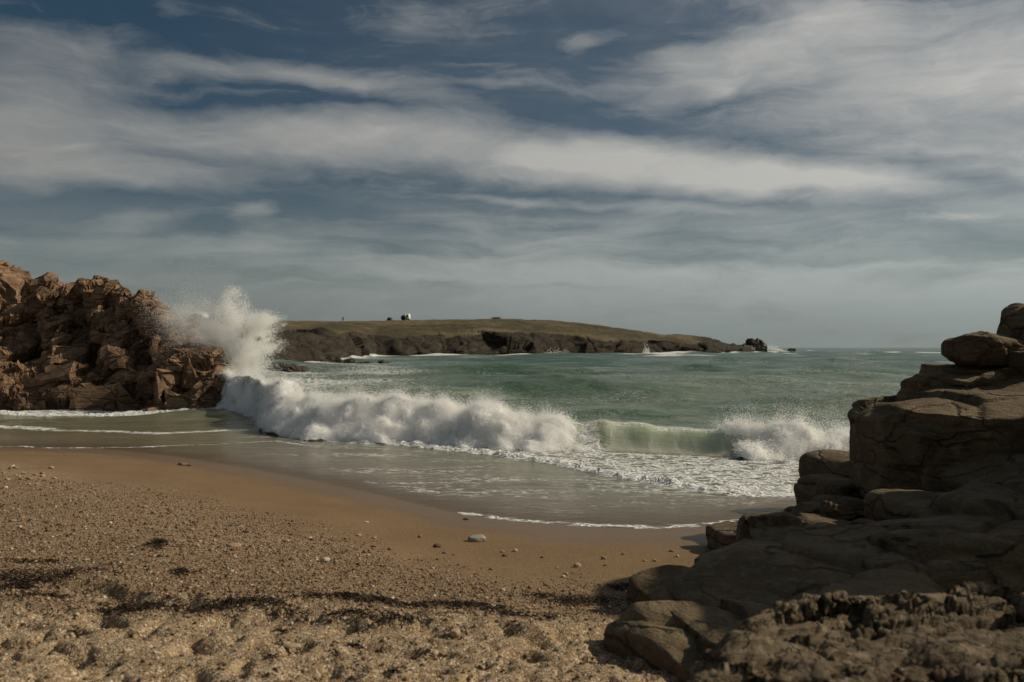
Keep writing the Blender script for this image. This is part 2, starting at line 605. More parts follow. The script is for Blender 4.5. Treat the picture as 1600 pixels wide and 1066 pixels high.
def sand_material():
    m, g = new_mat('coarse_sand')
    p = pos(g)
    wet = attr(g, 'wet')
    cob = attr(g, 'coarse')
    big = g.noise(p, 0.7, 4, 0.55)
    mid = g.noise(p, 9, 5, 0.6)
    dry = g.mix(g.rng(big, 0.3, 0.7), g.rgb((0.170, 0.106, 0.050)), g.rgb((0.205, 0.132, 0.066)))
    dry = g.mix(g.m('MULTIPLY', g.rng(mid, 0.4, 0.75), 0.4), dry, g.rgb((0.18, 0.115, 0.06)))
    dry = g.mix(g.rng(cob, 0.45, 1.0), dry, g.mix(g.rng(big, 0.3, 0.7), g.rgb((0.33, 0.242, 0.145)), g.rgb((0.41, 0.312, 0.198))))
    # single grains
    gr = g.n('ShaderNodeTexVoronoi', ins={'Vector': p, 'Scale': 85.0})
    gc = g.n('ShaderNodeSeparateColor', ins={0: gr.outputs['Color']})
    grc = g.n('ShaderNodeValToRGB', ins={0: gc.outputs[0]})
    cr = grc.color_ramp
    cr.interpolation = 'CONSTANT'
    cr.elements[0].color = (0.16, 0.095, 0.05, 1)
    cr.elements[1].position = 0.9
    cr.elements[1].color = (0.75, 0.66, 0.52, 1)
    for ps, cc in ((0.18, (0.31, 0.21, 0.115)), (0.45, (0.43, 0.32, 0.195)), (0.68, (0.20, 0.125, 0.068)), (0.8, (0.54, 0.44, 0.30))):
        e = cr.elements.new(ps)
        e.color = (*cc, 1)
    gf = g.rng(cob, 0.0, 1.0, 0.14, 0.75, smooth=False)
    dry = g.mix(gf, dry, grc.outputs[0])
    wetc = g.vm('SCALE', g.mix(0.6, dry, g.rgb((0.30, 0.19, 0.10))), scale=0.62)
    c = g.mix(wet, dry, wetc)
    rough = g.rng(wet, 0.0, 1.0, 0.95, 0.42, smooth=False)
    gd = gr.outputs['Distance']
    h = g.m('ADD', g.m('MULTIPLY', g.m('SUBTRACT', 0.6, gd), gf), g.m('MULTIPLY', g.noise(p, 45, 4, 0.7), 1.2))
    bs = g.n('ShaderNodeBump', ins={'Height': h, 'Distance': 0.014})
    g.set(bs.inputs['Strength'], g.rng(wet, 0, 1, 0.8, 0.25, smooth=False))
    b = g.n('ShaderNodeBsdfPrincipled', ins={'Base Color': c, 'Roughness': rough, 'Specular IOR Level': g.rng(wet, 0, 1, 0.15, 0.5, smooth=False), 'Normal': bs.outputs[0]})
    finish(g, b.outputs[0])
    return m


def water_material():
    m, g = new_mat('sea_water')
    p = pos(g)
    sh = attr(g, 'shallow')     # 1 in the sandy swash, 0 in deep water
    fo = attr(g, 'foam')
    calm = attr(g, 'calm')
    sp = g.n('ShaderNodeSeparateXYZ', ins={0: p})
    n_big = g.noise(g.mapping(p, scale=(0.03, 0.05, 1)), 1.0, 4, 0.55)
    deep = g.mix(g.rng(n_big, 0.35, 0.65), g.rgb((0.014, 0.060, 0.031)), g.rgb((0.044, 0.116, 0.068)))
    milky = g.mix(g.rng(g.noise(g.mapping(p, scale=(0.12, 0.3, 1)), 1.0, 4), 0.4, 0.65), g.rgb((0.215, 0.26, 0.165)), g.rgb((0.105, 0.155, 0.095)))
    stk = g.noise(g.mapping(p, rot=(0, 0, 0.05), scale=(0.10, 0.55, 1)), 1.0, 7, 0.68, 0.9)
    deep = g.mix(g.m('MULTIPLY', g.rng(stk, 0.48, 0.72), 0.75), deep, g.rgb((0.115, 0.165, 0.110)))
    mid = attr(g, 'milky')
    c = g.mix(mid, deep, milky)
    fst = g.noise(g.mapping(p, rot=(0, 0, 0.2), scale=(4.5, 0.5, 0.8)), 1.0, 6, 0.65, 0.7)
    c = g.mix(attr(g, 'aerated_backlit'), c, g.rgb((0.50, 0.53, 0.385)))  # pale aerated water, lightened further to stand in for the wave's backlit glow
    c = g.mix(g.m('MULTIPLY', attr(g, 'face'), g.m('MULTIPLY', g.rng(fst, 0.46, 0.70), 0.7)), c, g.rgb((0.80, 0.81, 0.74)))
    c = g.mix(sh, c, g.rgb((0.200, 0.153, 0.096)))
    # foam broken into lace and streaks
    lp = g.mapping(p, rot=(0, 0, 0.12), scale=(1.0, 1.9, 1.0))
    wv = g.n('ShaderNodeTexNoise', ins={'Vector': lp, 'Scale': 1.1, 'Detail': 4.0})
    lpw = g.vm('ADD', lp, g.vm('SCALE', g.vm('SUBTRACT', wv.outputs['Color'], (.5, .5, .5)), scale=0.9))
    lace = g.m('SUBTRACT', 1.0, g.rng(g.vor(lpw, 2.2, 'DISTANCE_TO_EDGE'), 0.0, 0.32))
    lace2 = g.m('SUBTRACT', 1.0, g.rng(g.vor(lpw, 6.5, 'DISTANCE_TO_EDGE'), 0.0, 0.35))
    fn = g.noise(lp, 2.6, 8, 0.68)
    fn2 = g.noise(g.mapping(p, rot=(0, 0, 0.06), scale=(0.10, 0.42, 1)), 1.0, 7, 0.62, 0.8)
    pat = g.m('ADD', g.m('MULTIPLY', lace, 0.30), g.m('ADD', g.m('MULTIPLY', lace2, 0.20), g.m('ADD', g.m('MULTIPLY', fn, 0.45), g.m('MULTIPLY', fn2, 0.35))))
    thr = g.m('SUBTRACT', 1.12, fo)
    ff = g.rng(g.m('SUBTRACT', pat, thr), -0.10, 0.22)
    ff = g.m('MULTIPLY', ff, g.rng(fo, 0.02, 0.14))
    # ripples
    r1 = g.noise(g.mapping(p, rot=(0, 0, 0.25), scale=(0.8, 1.7, 1)), 1.3, 6, 0.6, 0.5)
    r2 = g.noise(g.mapping(p, rot=(0, 0, -0.2), scale=(1.0, 1.6, 1)), 7.0, 5, 0.6)
    r0 = g.noise(g.mapping(p, rot=(0, 0, 0.1), scale=(0.16, 0.42, 1)), 1.0, 5, 0.6, 0.6)
    hh = g.m('ADD', g.m('MULTIPLY', r0, 3.2), g.m('ADD', g.m('MULTIPLY', r1, 1.0), g.m('MULTIPLY', r2, 0.30)))
    bp = g.n('ShaderNodeBump', ins={'Height': hh, 'Distance': 0.28})
    g.set(bp.inputs['Strength'], g.rng(calm, 0, 1, 0.95, 0.16, smooth=False))
    wtr = g.n('ShaderNodeBsdfPrincipled', ins={'Base Color': c, 'Roughness': g.rng(calm, 0, 1, 0.20, 0.16, smooth=False), 'IOR': 1.33, 'Specular IOR Level': 0.30, 'Normal': bp.outputs[0], 'Subsurface Weight': attr(g, 'face'), 'Subsurface Radius': (0.6, 0.8, 0.5), 'Subsurface Scale': 1.0})
    fb = g.bump(g.m('ADD', g.m('MULTIPLY', fn, 1.0), g.m('MULTIPLY', lace2, 0.4)), 0.8, 0.12)
    fdiff = g.n('ShaderNodeBsdfDiffuse', ins={'Color': (0.80, 0.81, 0.78, 1), 'Normal': fb})
    mx = g.n('ShaderNodeMixShader', ins={0: ff, 1: wtr.outputs[0], 2: fdiff.outputs[0]})
    # the thinnest swash lets the sand show through
    tr = g.n('ShaderNodeBsdfTransparent')
    thin = attr(g, 'thin')
    mx2 = g.n('ShaderNodeMixShader', ins={0: g.m('MULTIPLY', thin, g.m('SUBTRACT', 1.0, ff)), 1: mx.outputs[0], 2: tr.outputs[0]})
    finish(g, mx2.outputs[0])
    return m


def foam_material(name, col=(0.985, 0.965, 0.925), sss=0.5):
    m, g = new_mat(name)
    p = pos(g)
    n = g.noise(p, 6, 7, 0.7)
    n2 = g.noise(p, 26, 5, 0.7)
    bp = g.bump(g.m('ADD', n, g.m('MULTIPLY', n2, 0.5)), 0.8, 0.08)
    # streaks of clear water drawn down through the foam, ragged holes along the crest
    stv = g.noise(g.mapping(p, rot=(R(25), 0, 0), scale=(3.2, 1.2, 1.0)), 1.0, 7, 0.68, 0.8)
    c = g.mix(g.m('MULTIPLY', g.rng(stv, 0.50, 0.72), 0.62), g.rgb(col), g.rgb((0.50, 0.53, 0.45)))
    d = g.n('ShaderNodeBsdfPrincipled', ins={'Base Color': c, 'Normal': bp, 'Roughness': 0.8, 'Specular IOR Level': 0.2, 'Subsurface Weight': 1.0, 'Subsurface Radius': (1, 1, 1), 'Subsurface Scale': sss})
    tear = attr(g, 'tear')
    nt = g.noise(p, 2.6, 8, 0.72, 0.6)
    lo = g.m('SUBTRACT', g.m('MULTIPLY', tear, 0.66), 0.10)
    al = g.rng(nt, lo, g.m('ADD', lo, 0.09))
    tr = g.n('ShaderNodeBsdfTransparent')
    mx = g.n('ShaderNodeMixShader', ins={0: al, 1: tr.outputs[0], 2: d.outputs[0]})
    finish(g, mx.outputs[0])
    return m


def spray_material(name, col=(0.96, 0.96, 0.94)):
    m, g = new_mat(name)
    n = g.noise(pos(g), 3, 3, 0.5)
    c = g.mix(n, g.rgb([x * 0.97 for x in col]), g.rgb(col))
    d = g.n('ShaderNodeBsdfDiffuse', ins={'Color': c})
    t = g.n('ShaderNodeBsdfTranslucent', ins={'Color': c})
    mx = g.n('ShaderNodeMixShader', ins={0: 0.5, 1: d.outputs[0], 2: t.outputs[0]})
    finish(g, mx.outputs[0])
    return m


def colattr_material(name, rough=0.8, attrname='col', bump=0.0):
    m, g = new_mat(name)
    c = attr(g, attrname, 'Color')
    p = pos(g)
    n = g.noise(p, 60, 4, 0.7)
    c = g.mix(g.m('MULTIPLY', g.rng(n, 0.4, 0.7), 0.35), c, g.vm('SCALE', c, scale=0.5))
    b = g.n('ShaderNodeBsdfPrincipled', ins={'Base Color': c, 'Roughness': rough, 'Specular IOR Level': 0.3})
    finish(g, b.outputs[0])
    return m


M_SAND = sand_material()
M_SEA = water_material()
M_FOAM = foam_material('whitewater_foam')
M_SPRAY = spray_material('sea_spray_droplets')
M_CLIFF = rock_mat('brown_cliff_rock', (0.15, 0.084, 0.046), (0.315, 0.192, 0.108), (0.44, 0.30, 0.185), 1.0, 0.075, wet_z=(0.1, 1.3), rough=0.8)
M_ROCK = rock_mat('grey_brown_granite', (0.115, 0.073, 0.036), (0.200, 0.136, 0.072), (0.275, 0.200, 0.114), 1.6, 0.050, lichen=(0.16, 0.15, 0.07), rough=0.85, strat=(R(6), R(8), 0))
M_FORE = rock_mat('rough_barnacled_rock', (0.090, 0.062, 0.034), (0.165, 0.120, 0.068), (0.34, 0.27, 0.175), 4.0, 0.015, rough=0.9)
M_ISLE = rock_mat('wet_dark_rock', (0.035, 0.028, 0.02), (0.07, 0.055, 0.04), (0.11, 0.09, 0.065), 0.3, 0.2, rough=0.6)
M_PEB = colattr_material('pebble_stone', 0.75)

# ================================================================== beach
shore_px = [(-500, 696), (0, 700), (160, 702), (280, 715), (400, 735), (520, 758), (640, 785), (700, 803), (760, 812), (900, 824), (1000, 828), (1100, 827), (1250, 800), (1400, 780)]
SX = np.array([P(a, b, H * F / (b - HY))[0] for a, b in shore_px])
SY = np.array([H * F / (b - HY) for a, b in shore_px])


def smooth_interp(x, xp, fp):
    # average of shifted linear interpolations = soft corners
    s = 0
    for d in (-0.6, -0.3, 0, 0.3, 0.6):
        s = s + np.interp(x + d, xp, fp)
    return s / 5


PROF_D = np.array([-60, -20, -8, -3, 0, 2.0, 4.0, 6.0, 7.2, 12, 20, 60])
PROF_Z = np.array([-3.0, -1.2, -0.42, -0.13, 0, 0.11, 0.27, 0.46, 0.56, 0.70, 0.8, 1.6])

berm_px = [(-600, 915, 7.0), (0, 905, 6.9), (140, 912, 6.8), (300, 948, 6.3), (450, 945, 6.2), (640, 948, 6.1), (830, 957, 6.0), (950, 932, 6.25), (1050, 900, 6.6), (1500, 890, 6.8)]
BX = np.array([P(a, b, d)[0] for a, b, d in berm_px])
BY = np.array([d for a, b, d in berm_px])


def sand_z(X, Y, fine=True):
    X = np.atleast_1d(np.asarray(X, float))
    Y = np.atleast_1d(np.asarray(Y, float))
    d = smooth_interp(X, SX, SY) - Y
    z = np.interp(d, PROF_D, PROF_Z)
    for s in (-0.5, 0.5):
        z = z + np.interp(d + s, PROF_D, PROF_Z)
    z = z / 3
    if fine:
        hi = sstep(2.5, 6.0, d)
        z = z + 0.05 * fbm(xy(X, Y, 0.5), 3, 3) * sstep(0.5, 5, d)
        # storm ledge of washed-up gravel
        by = np.interp(X, BX, BY) + 0.22 * fbm(xy(X, Y, 1.2), 9, 3)
        s = Y - by
        gate = sstep(-0.25, 0.15, fbm(xy(X, Y * 0.3, 0.9), 14, 2) + 0.10)
        z = z + (0.055 * sstep(-0.04, 0.05, s) * np.exp(-np.maximum(s, 0) / 1.0) - 0.03 * np.exp(-((s + 0.12) / 0.12) ** 2)) * (0.35 + 0.65 * gate)
        # trampled sand in front
        near = sstep(7.2, 5.6, Y)
        q = xy(X + 0.15 * fbm(xy(X, Y, 2.0), 25, 2), Y, 3.2, 3.2)
        b = fbm(q, 31, 4, 0.5)
        pn = fbm(xy(X, Y, 2.4, 3.0), 41, 2)
        pit = -sstep(0.10, 0.38, pn) - 0.7 * sstep(0.16, 0.36, fbm(xy(X, Y, 5.0, 6.0), 43, 2))
        z = z + near * (0.030 * b + 0.062 * pit + 0.016 * fbm(xy(X, Y, 9.0), 45, 2))
        z = z + hi * 0.008 * fbm(xy(X, Y, 14), 51, 3) + 0.003 * fbm(xy(X, Y, 4, 9), 57, 2)
    return z


_tx = np.arange(-9.0, 4.5, 0.02)
_ty = np.arange(2.5, 22.0, 0.03)
_TX, _TY = np.meshgrid(_tx, _ty)
_TZ = sand_z(_TX.ravel(), _TY.ravel()).reshape(_TX.shape)


def sand_q(X, Y):
    i = np.clip(((np.asarray(X) + 9.0) / 0.02), 0, len(_tx) - 2)
    j = np.clip(((np.asarray(Y) - 2.5) / 0.03), 0, len(_ty) - 2)
    a, b = i.astype(int), j.astype(int)
    u, w = i - a, j - b
    return (_TZ[b, a] * (1 - u) + _TZ[b, a + 1] * u) * (1 - w) + (_TZ[b + 1, a] * (1 - u) + _TZ[b + 1, a + 1] * u) * w


def build_beach():
    rows = np.concatenate([np.linspace(-6, 1.5, 16)[:-1], 1.5 * np.exp(np.linspace(0, math.log(40 / 1.5), 470))])
    u = np.linspace(-1, 1, 540)
    U, D = np.meshgrid(u, rows)
    X = (U * (0.70 * np.maximum(D, 1.5) + 1.6 + np.maximum(0, 1.5 - D) * 1.5)).ravel()
    Y = D.ravel()
    z = sand_z(X, Y)
    d = smooth_interp(X, SX, SY) - Y
    wet = sstep(0.115, 0.03, z + 0.03 * fbm(xy(X, Y, 0.8), 61, 3))
    coarse = np.clip(0.55 * sstep(3.4, 6.0, d + 1.0 * fbm(xy(X, Y, 0.7), 71, 3)) + 0.45 * sstep(7.0, 5.6, Y + 0.5 * fbm(xy(X, Y, 1.5), 73, 3)), 0, 1)
    me = mesh_np('beach', np.stack([X, Y, z], 1), grid_faces(len(rows), len(u)), True, {'wet': wet, 'coarse': coarse})
    o = link('beach', me, M_SAND)
    tag(o, 'golden brown coarse sand beach sloping down to the water', 'beach', kind='structure')


build_beach()

# ================================================================== sea
crest_px = [(200, 33.5, 0.0), (330, 33.2, 0.3), (350, 33.0, 1.75), (380, 31.5, 1.7), (420, 28.8, 1.30), (500, 25.2, 1.10), (640, 24.2, 1.12), (720, 23.2, 1.02), (800, 22.4, 0.92), (900, 22.0, 0.80), (970, 21.7, 0.64),
            (1050, 21.2, 0.54), (1140, 20.5, 0.52), (1230, 20.0, 0.54), (1330, 19.5, 0.50), (1500, 19.2, 0.5), (2200, 19, 0.45)]
CX = np.array([(a - 800) / F * d for a, d, h in crest_px])
CY = np.array([d for a, d, h in crest_px])
CH = np.array([h for a, d, h in crest_px])
apron_px = [(330, 652), (390, 662), (440, 676), (500, 690), (640, 698), (760, 712), (830, 722), (900, 735), (1000, 753), (1100, 770), (1160, 777), (1230, 776), (1400, 760), (2000, 750)]
AY = np.array([H * F / (b - HY) for a, b in apron_px])
AX = np.array([(a - 800) / F * d for (a, b), d in zip(apron_px, AY)])

foot_px = [(-900, 120), (100, 110), (300, 115), (420, 122), (500, 135), (545, 160), (590, 215), (700, 235), (820, 255), (1000, 285), (1120, 330), (1170, 380), (1196, 420), (1230, 470)]
HFX = np.array([(a - 800) / F * d for a, d in foot_px])
HFD = np.array([d for a, d in foot_px])


def foot_dist(px):
    return np.interp(px, [a for a, d in foot_px], HFD)


def sea_z(X, Y, spacing):
    px = 800 + X / Y * F
    z = np.zeros_like(X)
    off = sstep(23, 34, Y - 0.0)
    wx = X + 3.0 * fbm(xy(X, Y, 0.05), 101, 2)
    wy = Y + 3.5 * fbm(xy(X, Y, 0.045), 102, 2)
    for k, (lam, amp, ang) in enumerate([(46, .46, -8), (31, .40, 14), (19, .34, -22), (12.5, .27, 10), (8.2, .20, 30), (5.6, .14, -35), (3.7, .085, 18), (2.3, .045, -12)]):
        a = R(ang)
        ph = 2 * math.pi * (wx * math.sin(a) + wy * math.cos(a)) / lam + k * 2.1
        s = np.sin(ph)
        s = np.exp(1.1 * (s - 1)) * 1.7 - 0.75       # peaked crests, flat troughs
        grp = 0.55 + 0.75 * np.clip(fbm(xy(X, Y, 0.7 / lam, 0.5 / lam), 110 + k, 2) + 0.3, 0, 1.3)
        z += amp * s * grp * sstep(0.45, 0.2, spacing / lam) * (1 if lam > 15 else 0.8)
    z = z * off * sstep(5200, 1200, Y)
    z += off * sstep(300, 60, Y) * 0.10 * fbm(xy(X, Y, 0.5, 0.9), 131, 3)
    # shelter under the headland, then surf piling on its foot
    fd = foot_dist(px)
    s = fd - Y
    hl = (px < 1235)
    rollers = np.exp(-((s - 14) / 7.0) ** 2) * 0.55 + np.exp(-((s - 3) / 6.0) ** 2) * 0.75
    z += np.where(hl, rollers * (0.5 + 0.9 * fbm(xy(X, Y, 0.09, 0.05), 141, 3)), 0) * sstep(60, 110, Y)
    # the breaking wave
    yc = np.interp(X, CX, CY)
    h = np.interp(X, CX, CH) * (1 + 0.34 * fbm(xy(X, X * 0, 0.8), 211, 3))
    s = Y - yc + 0.10 * fbm(xy(X, Y, 1.2, 0.4), 213, 3)
    ridge = np.where(s < 0, np.exp(-(np.abs(s) / 0.62) ** 2), np.exp(-(s / 3.2) ** 2))
    gr = sstep(1.6, 2.4, X) * sstep(5.6, 4.9, X)
    z += (0.66 + 0.28 * gr) * h * ridge
    return z


def build_sea():
    rows = np.concatenate([np.arange(10.5, 36, 0.105), 36 * np.exp(np.linspace(0, math.log(9000 / 36), 330))])
    u = np.linspace(-1, 1, 540)
    U, D = np.meshgrid(u, rows)
    X = (U * (0.66 * D + 1.0)).ravel()
    Y = D.ravel()
    sp = np.gradient(rows)
    spacing = np.repeat(sp, len(u))
    z = sea_z(X, Y, spacing)
    px = 800 + X / Y * F
    floor = sand_z(X, Y, False)
    depth = np.clip(-floor, 0, 5)
    yc = np.interp(X, CX, CY)
    ya = np.interp(X, AX, AY) + 0.35 * fbm(xy(X, Y * 0.2, 0.9), 151, 4)
    inner = Y < yc
    # wave-borne foam
    foam = np.zeros_like(X)
    sa = Y - ya                                    # >0 : seaward of the foam edge
    green = sstep(1.9, 2.5, X) * sstep(5.3, 4.7, X)           # stretch of wave that has not broken yet
    apron = sstep(-0.05, 0.12, sa) * inner * (1 - green * sstep(1.25, 0.75, yc - Y))
    edge = np.exp(-((sa - 0.25) / 0.35) ** 2)
    foam = np.maximum(foam, apron * (0.50 + 0.35 * edge + 0.14 * fbm(xy(X, Y, 0.6, 1.2), 155, 3)))
    lump = np.abs(fbm(xy(X, Y, 2.4), 161, 4)) * 0.16
    z = z + apron * (0.03 + lump * (0.35 + 0.9 * edge)) * sstep(0, 0.3, sa)
    # foam streaked out behind the breaker and in the cove
    back = Y - yc
    fb = np.exp(-(np.maximum(back, 0) / 3.0)) * (back >= 0)
    cleft = sstep(-3.0, -7.0, X)
    foam = np.maximum(foam, fb * (0.10 + 0.52 * sstep(3, -5, X)) * (1 - green))
    foam = np.maximum(foam, (back > 0) * cleft * sstep(75, 35, Y) * (0.50 + 0.30 * fbm(xy(X, Y, 0.12, 0.3), 165, 3)))
    cove = sstep(900, 420, px) * sstep(40, 60, Y) * (px > 200)
    foam = np.maximum(foam, cove * (0.34 + 0.55 * fbm(xy(X, Y, 0.05, 0.09), 167, 4)))
    # surf at the headland
    fd = foot_dist(px)
    s = fd - Y
    surf = np.where(Y > 60, np.exp(-(np.maximum(s, 0) / 15.0) ** 2), 0) * sstep(1245, 1200, px + 14 * fbm(xy(X, Y, 0.05), 173, 2)) * sstep(80, 20, -s)
    foam = np.maximum(foam, surf * (0.85 + 0.5 * fbm(xy(X, Y, 0.10, 0.03), 171, 3)))
    # white horses on the steeper crests
    cap = sstep(0.30, 0.80, z + 0.30 * fbm(xy(X, Y, 0.11, 0.25), 175, 3)) * sstep(45, 80, Y)
    cap *= sstep(0.12, 0.42, fbm(xy(X, Y, 0.022, 0.035), 177, 3) + 0.16)
    foam = np.maximum(foam, cap * 0.86)
    foam = np.maximum(foam, sstep(24, 40, Y) * (0.185 + 0.18 * fbm(xy(X, Y, 0.06, 0.1), 179, 3)))
    # foam lines of the spent swash
    for (pts, wdt, amp) in (
            ([(-400, 664), (0, 668), (120, 673), (250, 676), (400, 672), (470, 668)], 0.40, 0.54),
            ([(-400, 694), (0, 698), (160, 700), (260, 697), (330, 694), (430, 689), (520, 700)], 0.13, 0.52),
            ([(-400, 646), (0, 649), (200, 648), (330, 652), (400, 655)], 1.0, 0.50),
            ([(430, 682), (520, 699), (640, 704), (700, 706)], 0.2, 0.35)):
        ly = np.array([H * F / (b - HY) for a, b in pts])
        lx = np.array([(a - 800) / F * d for (a, b), d in zip(pts, ly)])
        yy = np.interp(X, lx, ly) + 0.25 * fbm(xy(X, Y * 0.1, 0.8), 181, 3)
        on = (X > lx[0] - 1) * sstep(lx[-1] + 0.3, lx[-1] - 0.8, X)
        foam = np.maximum(foam, amp * np.exp(-((Y - yy) / wdt) ** 2) * on * (0.95 + 0.55 * fbm(xy(X, Y, 0.55), 183, 3)))
    # edge of the thin water on the right-hand sand
    fz = np.full_like(X, -3.0)
    nr = Y < 30
    fz[nr] = sand_z(X[nr], Y[nr])
    th = z - fz
    rim = np.exp(-((th - 0.006) / 0.007) ** 2) * sstep(-1.3, -0.6, X)
    foam = np.maximum(foam, 0.66 * rim)
    foam = np.maximum(foam, sstep(-1.5, 3.0, X + 0.8 * fbm(xy(X, Y, 0.5), 197, 2)) * inner * sstep(12.5, 15.5, Y) * 0.36)
    foam = np.maximum(foam, inner * sstep(0.01, 0.05, -fz) * sstep(-8.0, -4.0, X) * (0.225 + 0.26 * fbm(xy(X, Y, 0.35, 1.1), 201, 4)))
    face = green * sstep(-1.5, -1.0, back) * sstep(5.0, 2.5, back)
    foam = foam * (1 - 0.95 * face)
    foam = np.maximum(foam, green * np.exp(-((back + 0.05) / 0.16) ** 2) * (0.56 + 0.5 * fbm(xy(X, Y, 1.1), 199, 3)))
    # slow ripples in the shallows
    shal = sstep(24, 15, Y) * (z < 0.25)
    z = z + 0.010 * fbm(xy(X, Y, 0.9, 2.2), 191, 3) * inner * sstep(0.0, 0.06, -fz)
    shallow = np.exp(-depth / 0.55) * sstep(-0.2, -1.5, back)
    shallow *= 1 - 0.35 * sstep(-1, 4, X) * sstep(13, 16, Y)
    milky = np.clip(1.05 * sstep(130, 26, Y) + 0.25 * cove, 0, 1) * (0.75 + 0.4 * fbm(xy(X, Y, 0.08, 0.2), 193, 3))
    calm = np.maximum(sstep(0.5, -0.5, back) * (1 - apron), 0.45 * face)
    thin = np.clip(np.exp(-np.maximum(th, 0) / 0.035), 0, 1) * 0.85 * inner
    me = mesh_np('sea', np.stack([X, Y, z], 1), grid_faces(len(rows), len(u)), True,
                 {'foam': np.clip(foam, 0, 1), 'shallow': np.clip(shallow, 0, 1), 'milky': np.clip(milky, 0, 1), 'calm': calm, 'thin': thin, 'face': face * sstep(1.5, 0.2, back), 'aerated_backlit': np.clip(sstep(-1.4, -0.9, back) * sstep(9.0, 1.0, back), 0, 1)})
    o = link('sea', me, M_SEA)
    tag(o, 'green choppy sea running from the shallow swash out to the horizon', 'sea', kind='structure')


build_sea()

# ================================================================== breaking waves
TET = np.array([[1, 1, 1], [1, -1, -1], [-1, 1, -1], [-1, -1, 1]], float) / math.sqrt(3)
TETF = np.array([[0, 1, 2], [0, 3, 1], [0, 2, 3], [1, 3, 2]])


def droplets(pts, rad):
    """small drop-like tetrahedra with random turns"""
    n = len(pts)
    a = rng.normal(size=(n, 4))
    a /= np.linalg.norm(a, axis=1)[:, None]
    w, x, y, z = a.T
    M = np.stack([1 - 2 * (y * y + z * z), 2 * (x * y - z * w), 2 * (x * z + y * w), 2 * (x * y + z * w), 1 - 2 * (x * x + z * z), 2 * (y * z - x * w),
                  2 * (x * z - y * w), 2 * (y * z + x * w), 1 - 2 * (x * x + y * y)], 1).reshape(n, 3, 3)
    v = np.einsum('nij,kj->nki', M, TET) * rad[:, None, None] + pts[:, None, :]
    f = TETF[None] + (np.arange(n) * 4)[:, None, None]
    return v.reshape(-1, 3), f.reshape(-1, 3)


_pt_group = {}


def drop_cloud(name, pts, rad, mat, parent=None):
    """water drops: one round point per drop"""
    me = bpy.data.meshes.new(name)
    me.vertices.add(len(pts))
    me.vertices.foreach_set('co', np.ascontiguousarray(pts, np.float32).ravel())
    at = me.attributes.new('rad', 'FLOAT', 'POINT')
    at.data.foreach_set('value', np.ascontiguousarray(rad, np.float32))
    me.materials.append(mat)
    o = bpy.data.objects.new(name, me)
    COL.objects.link(o)
    if parent is not None:
        o.parent = parent
    if mat.name not in _pt_group:
        ng = bpy.data.node_groups.new('drops', 'GeometryNodeTree')
        ng.interface.new_socket('Geometry', in_out='INPUT', socket_type='NodeSocketGeometry')
        ng.interface.new_socket('Geometry', in_out='OUTPUT', socket_type='NodeSocketGeometry')
        gi = ng.nodes.new('NodeGroupInput')
        go = ng.nodes.new('NodeGroupOutput')
        na = ng.nodes.new('GeometryNodeInputNamedAttribute')
        na.data_type = 'FLOAT'
        na.inputs['Name'].default_value = 'rad'
        mp = ng.nodes.new('GeometryNodeMeshToPoints')
        sm = ng.nodes.new('GeometryNodeSetMaterial')
        sm.inputs['Material'].default_value = mat
        ng.links.new(gi.outputs[0], mp.inputs['Mesh'])
        ng.links.new(na.outputs['Attribute'], mp.inputs['Radius'])
        ng.links.new(mp.outputs[0], sm.inputs['Geometry'])
        ng.links.new(sm.outputs[0], go.inputs[0])
        _pt_group[mat.name] = ng
    md = o.modifiers.new('drops', 'NODES')
    md.node_group = _pt_group[mat.name]
    return o


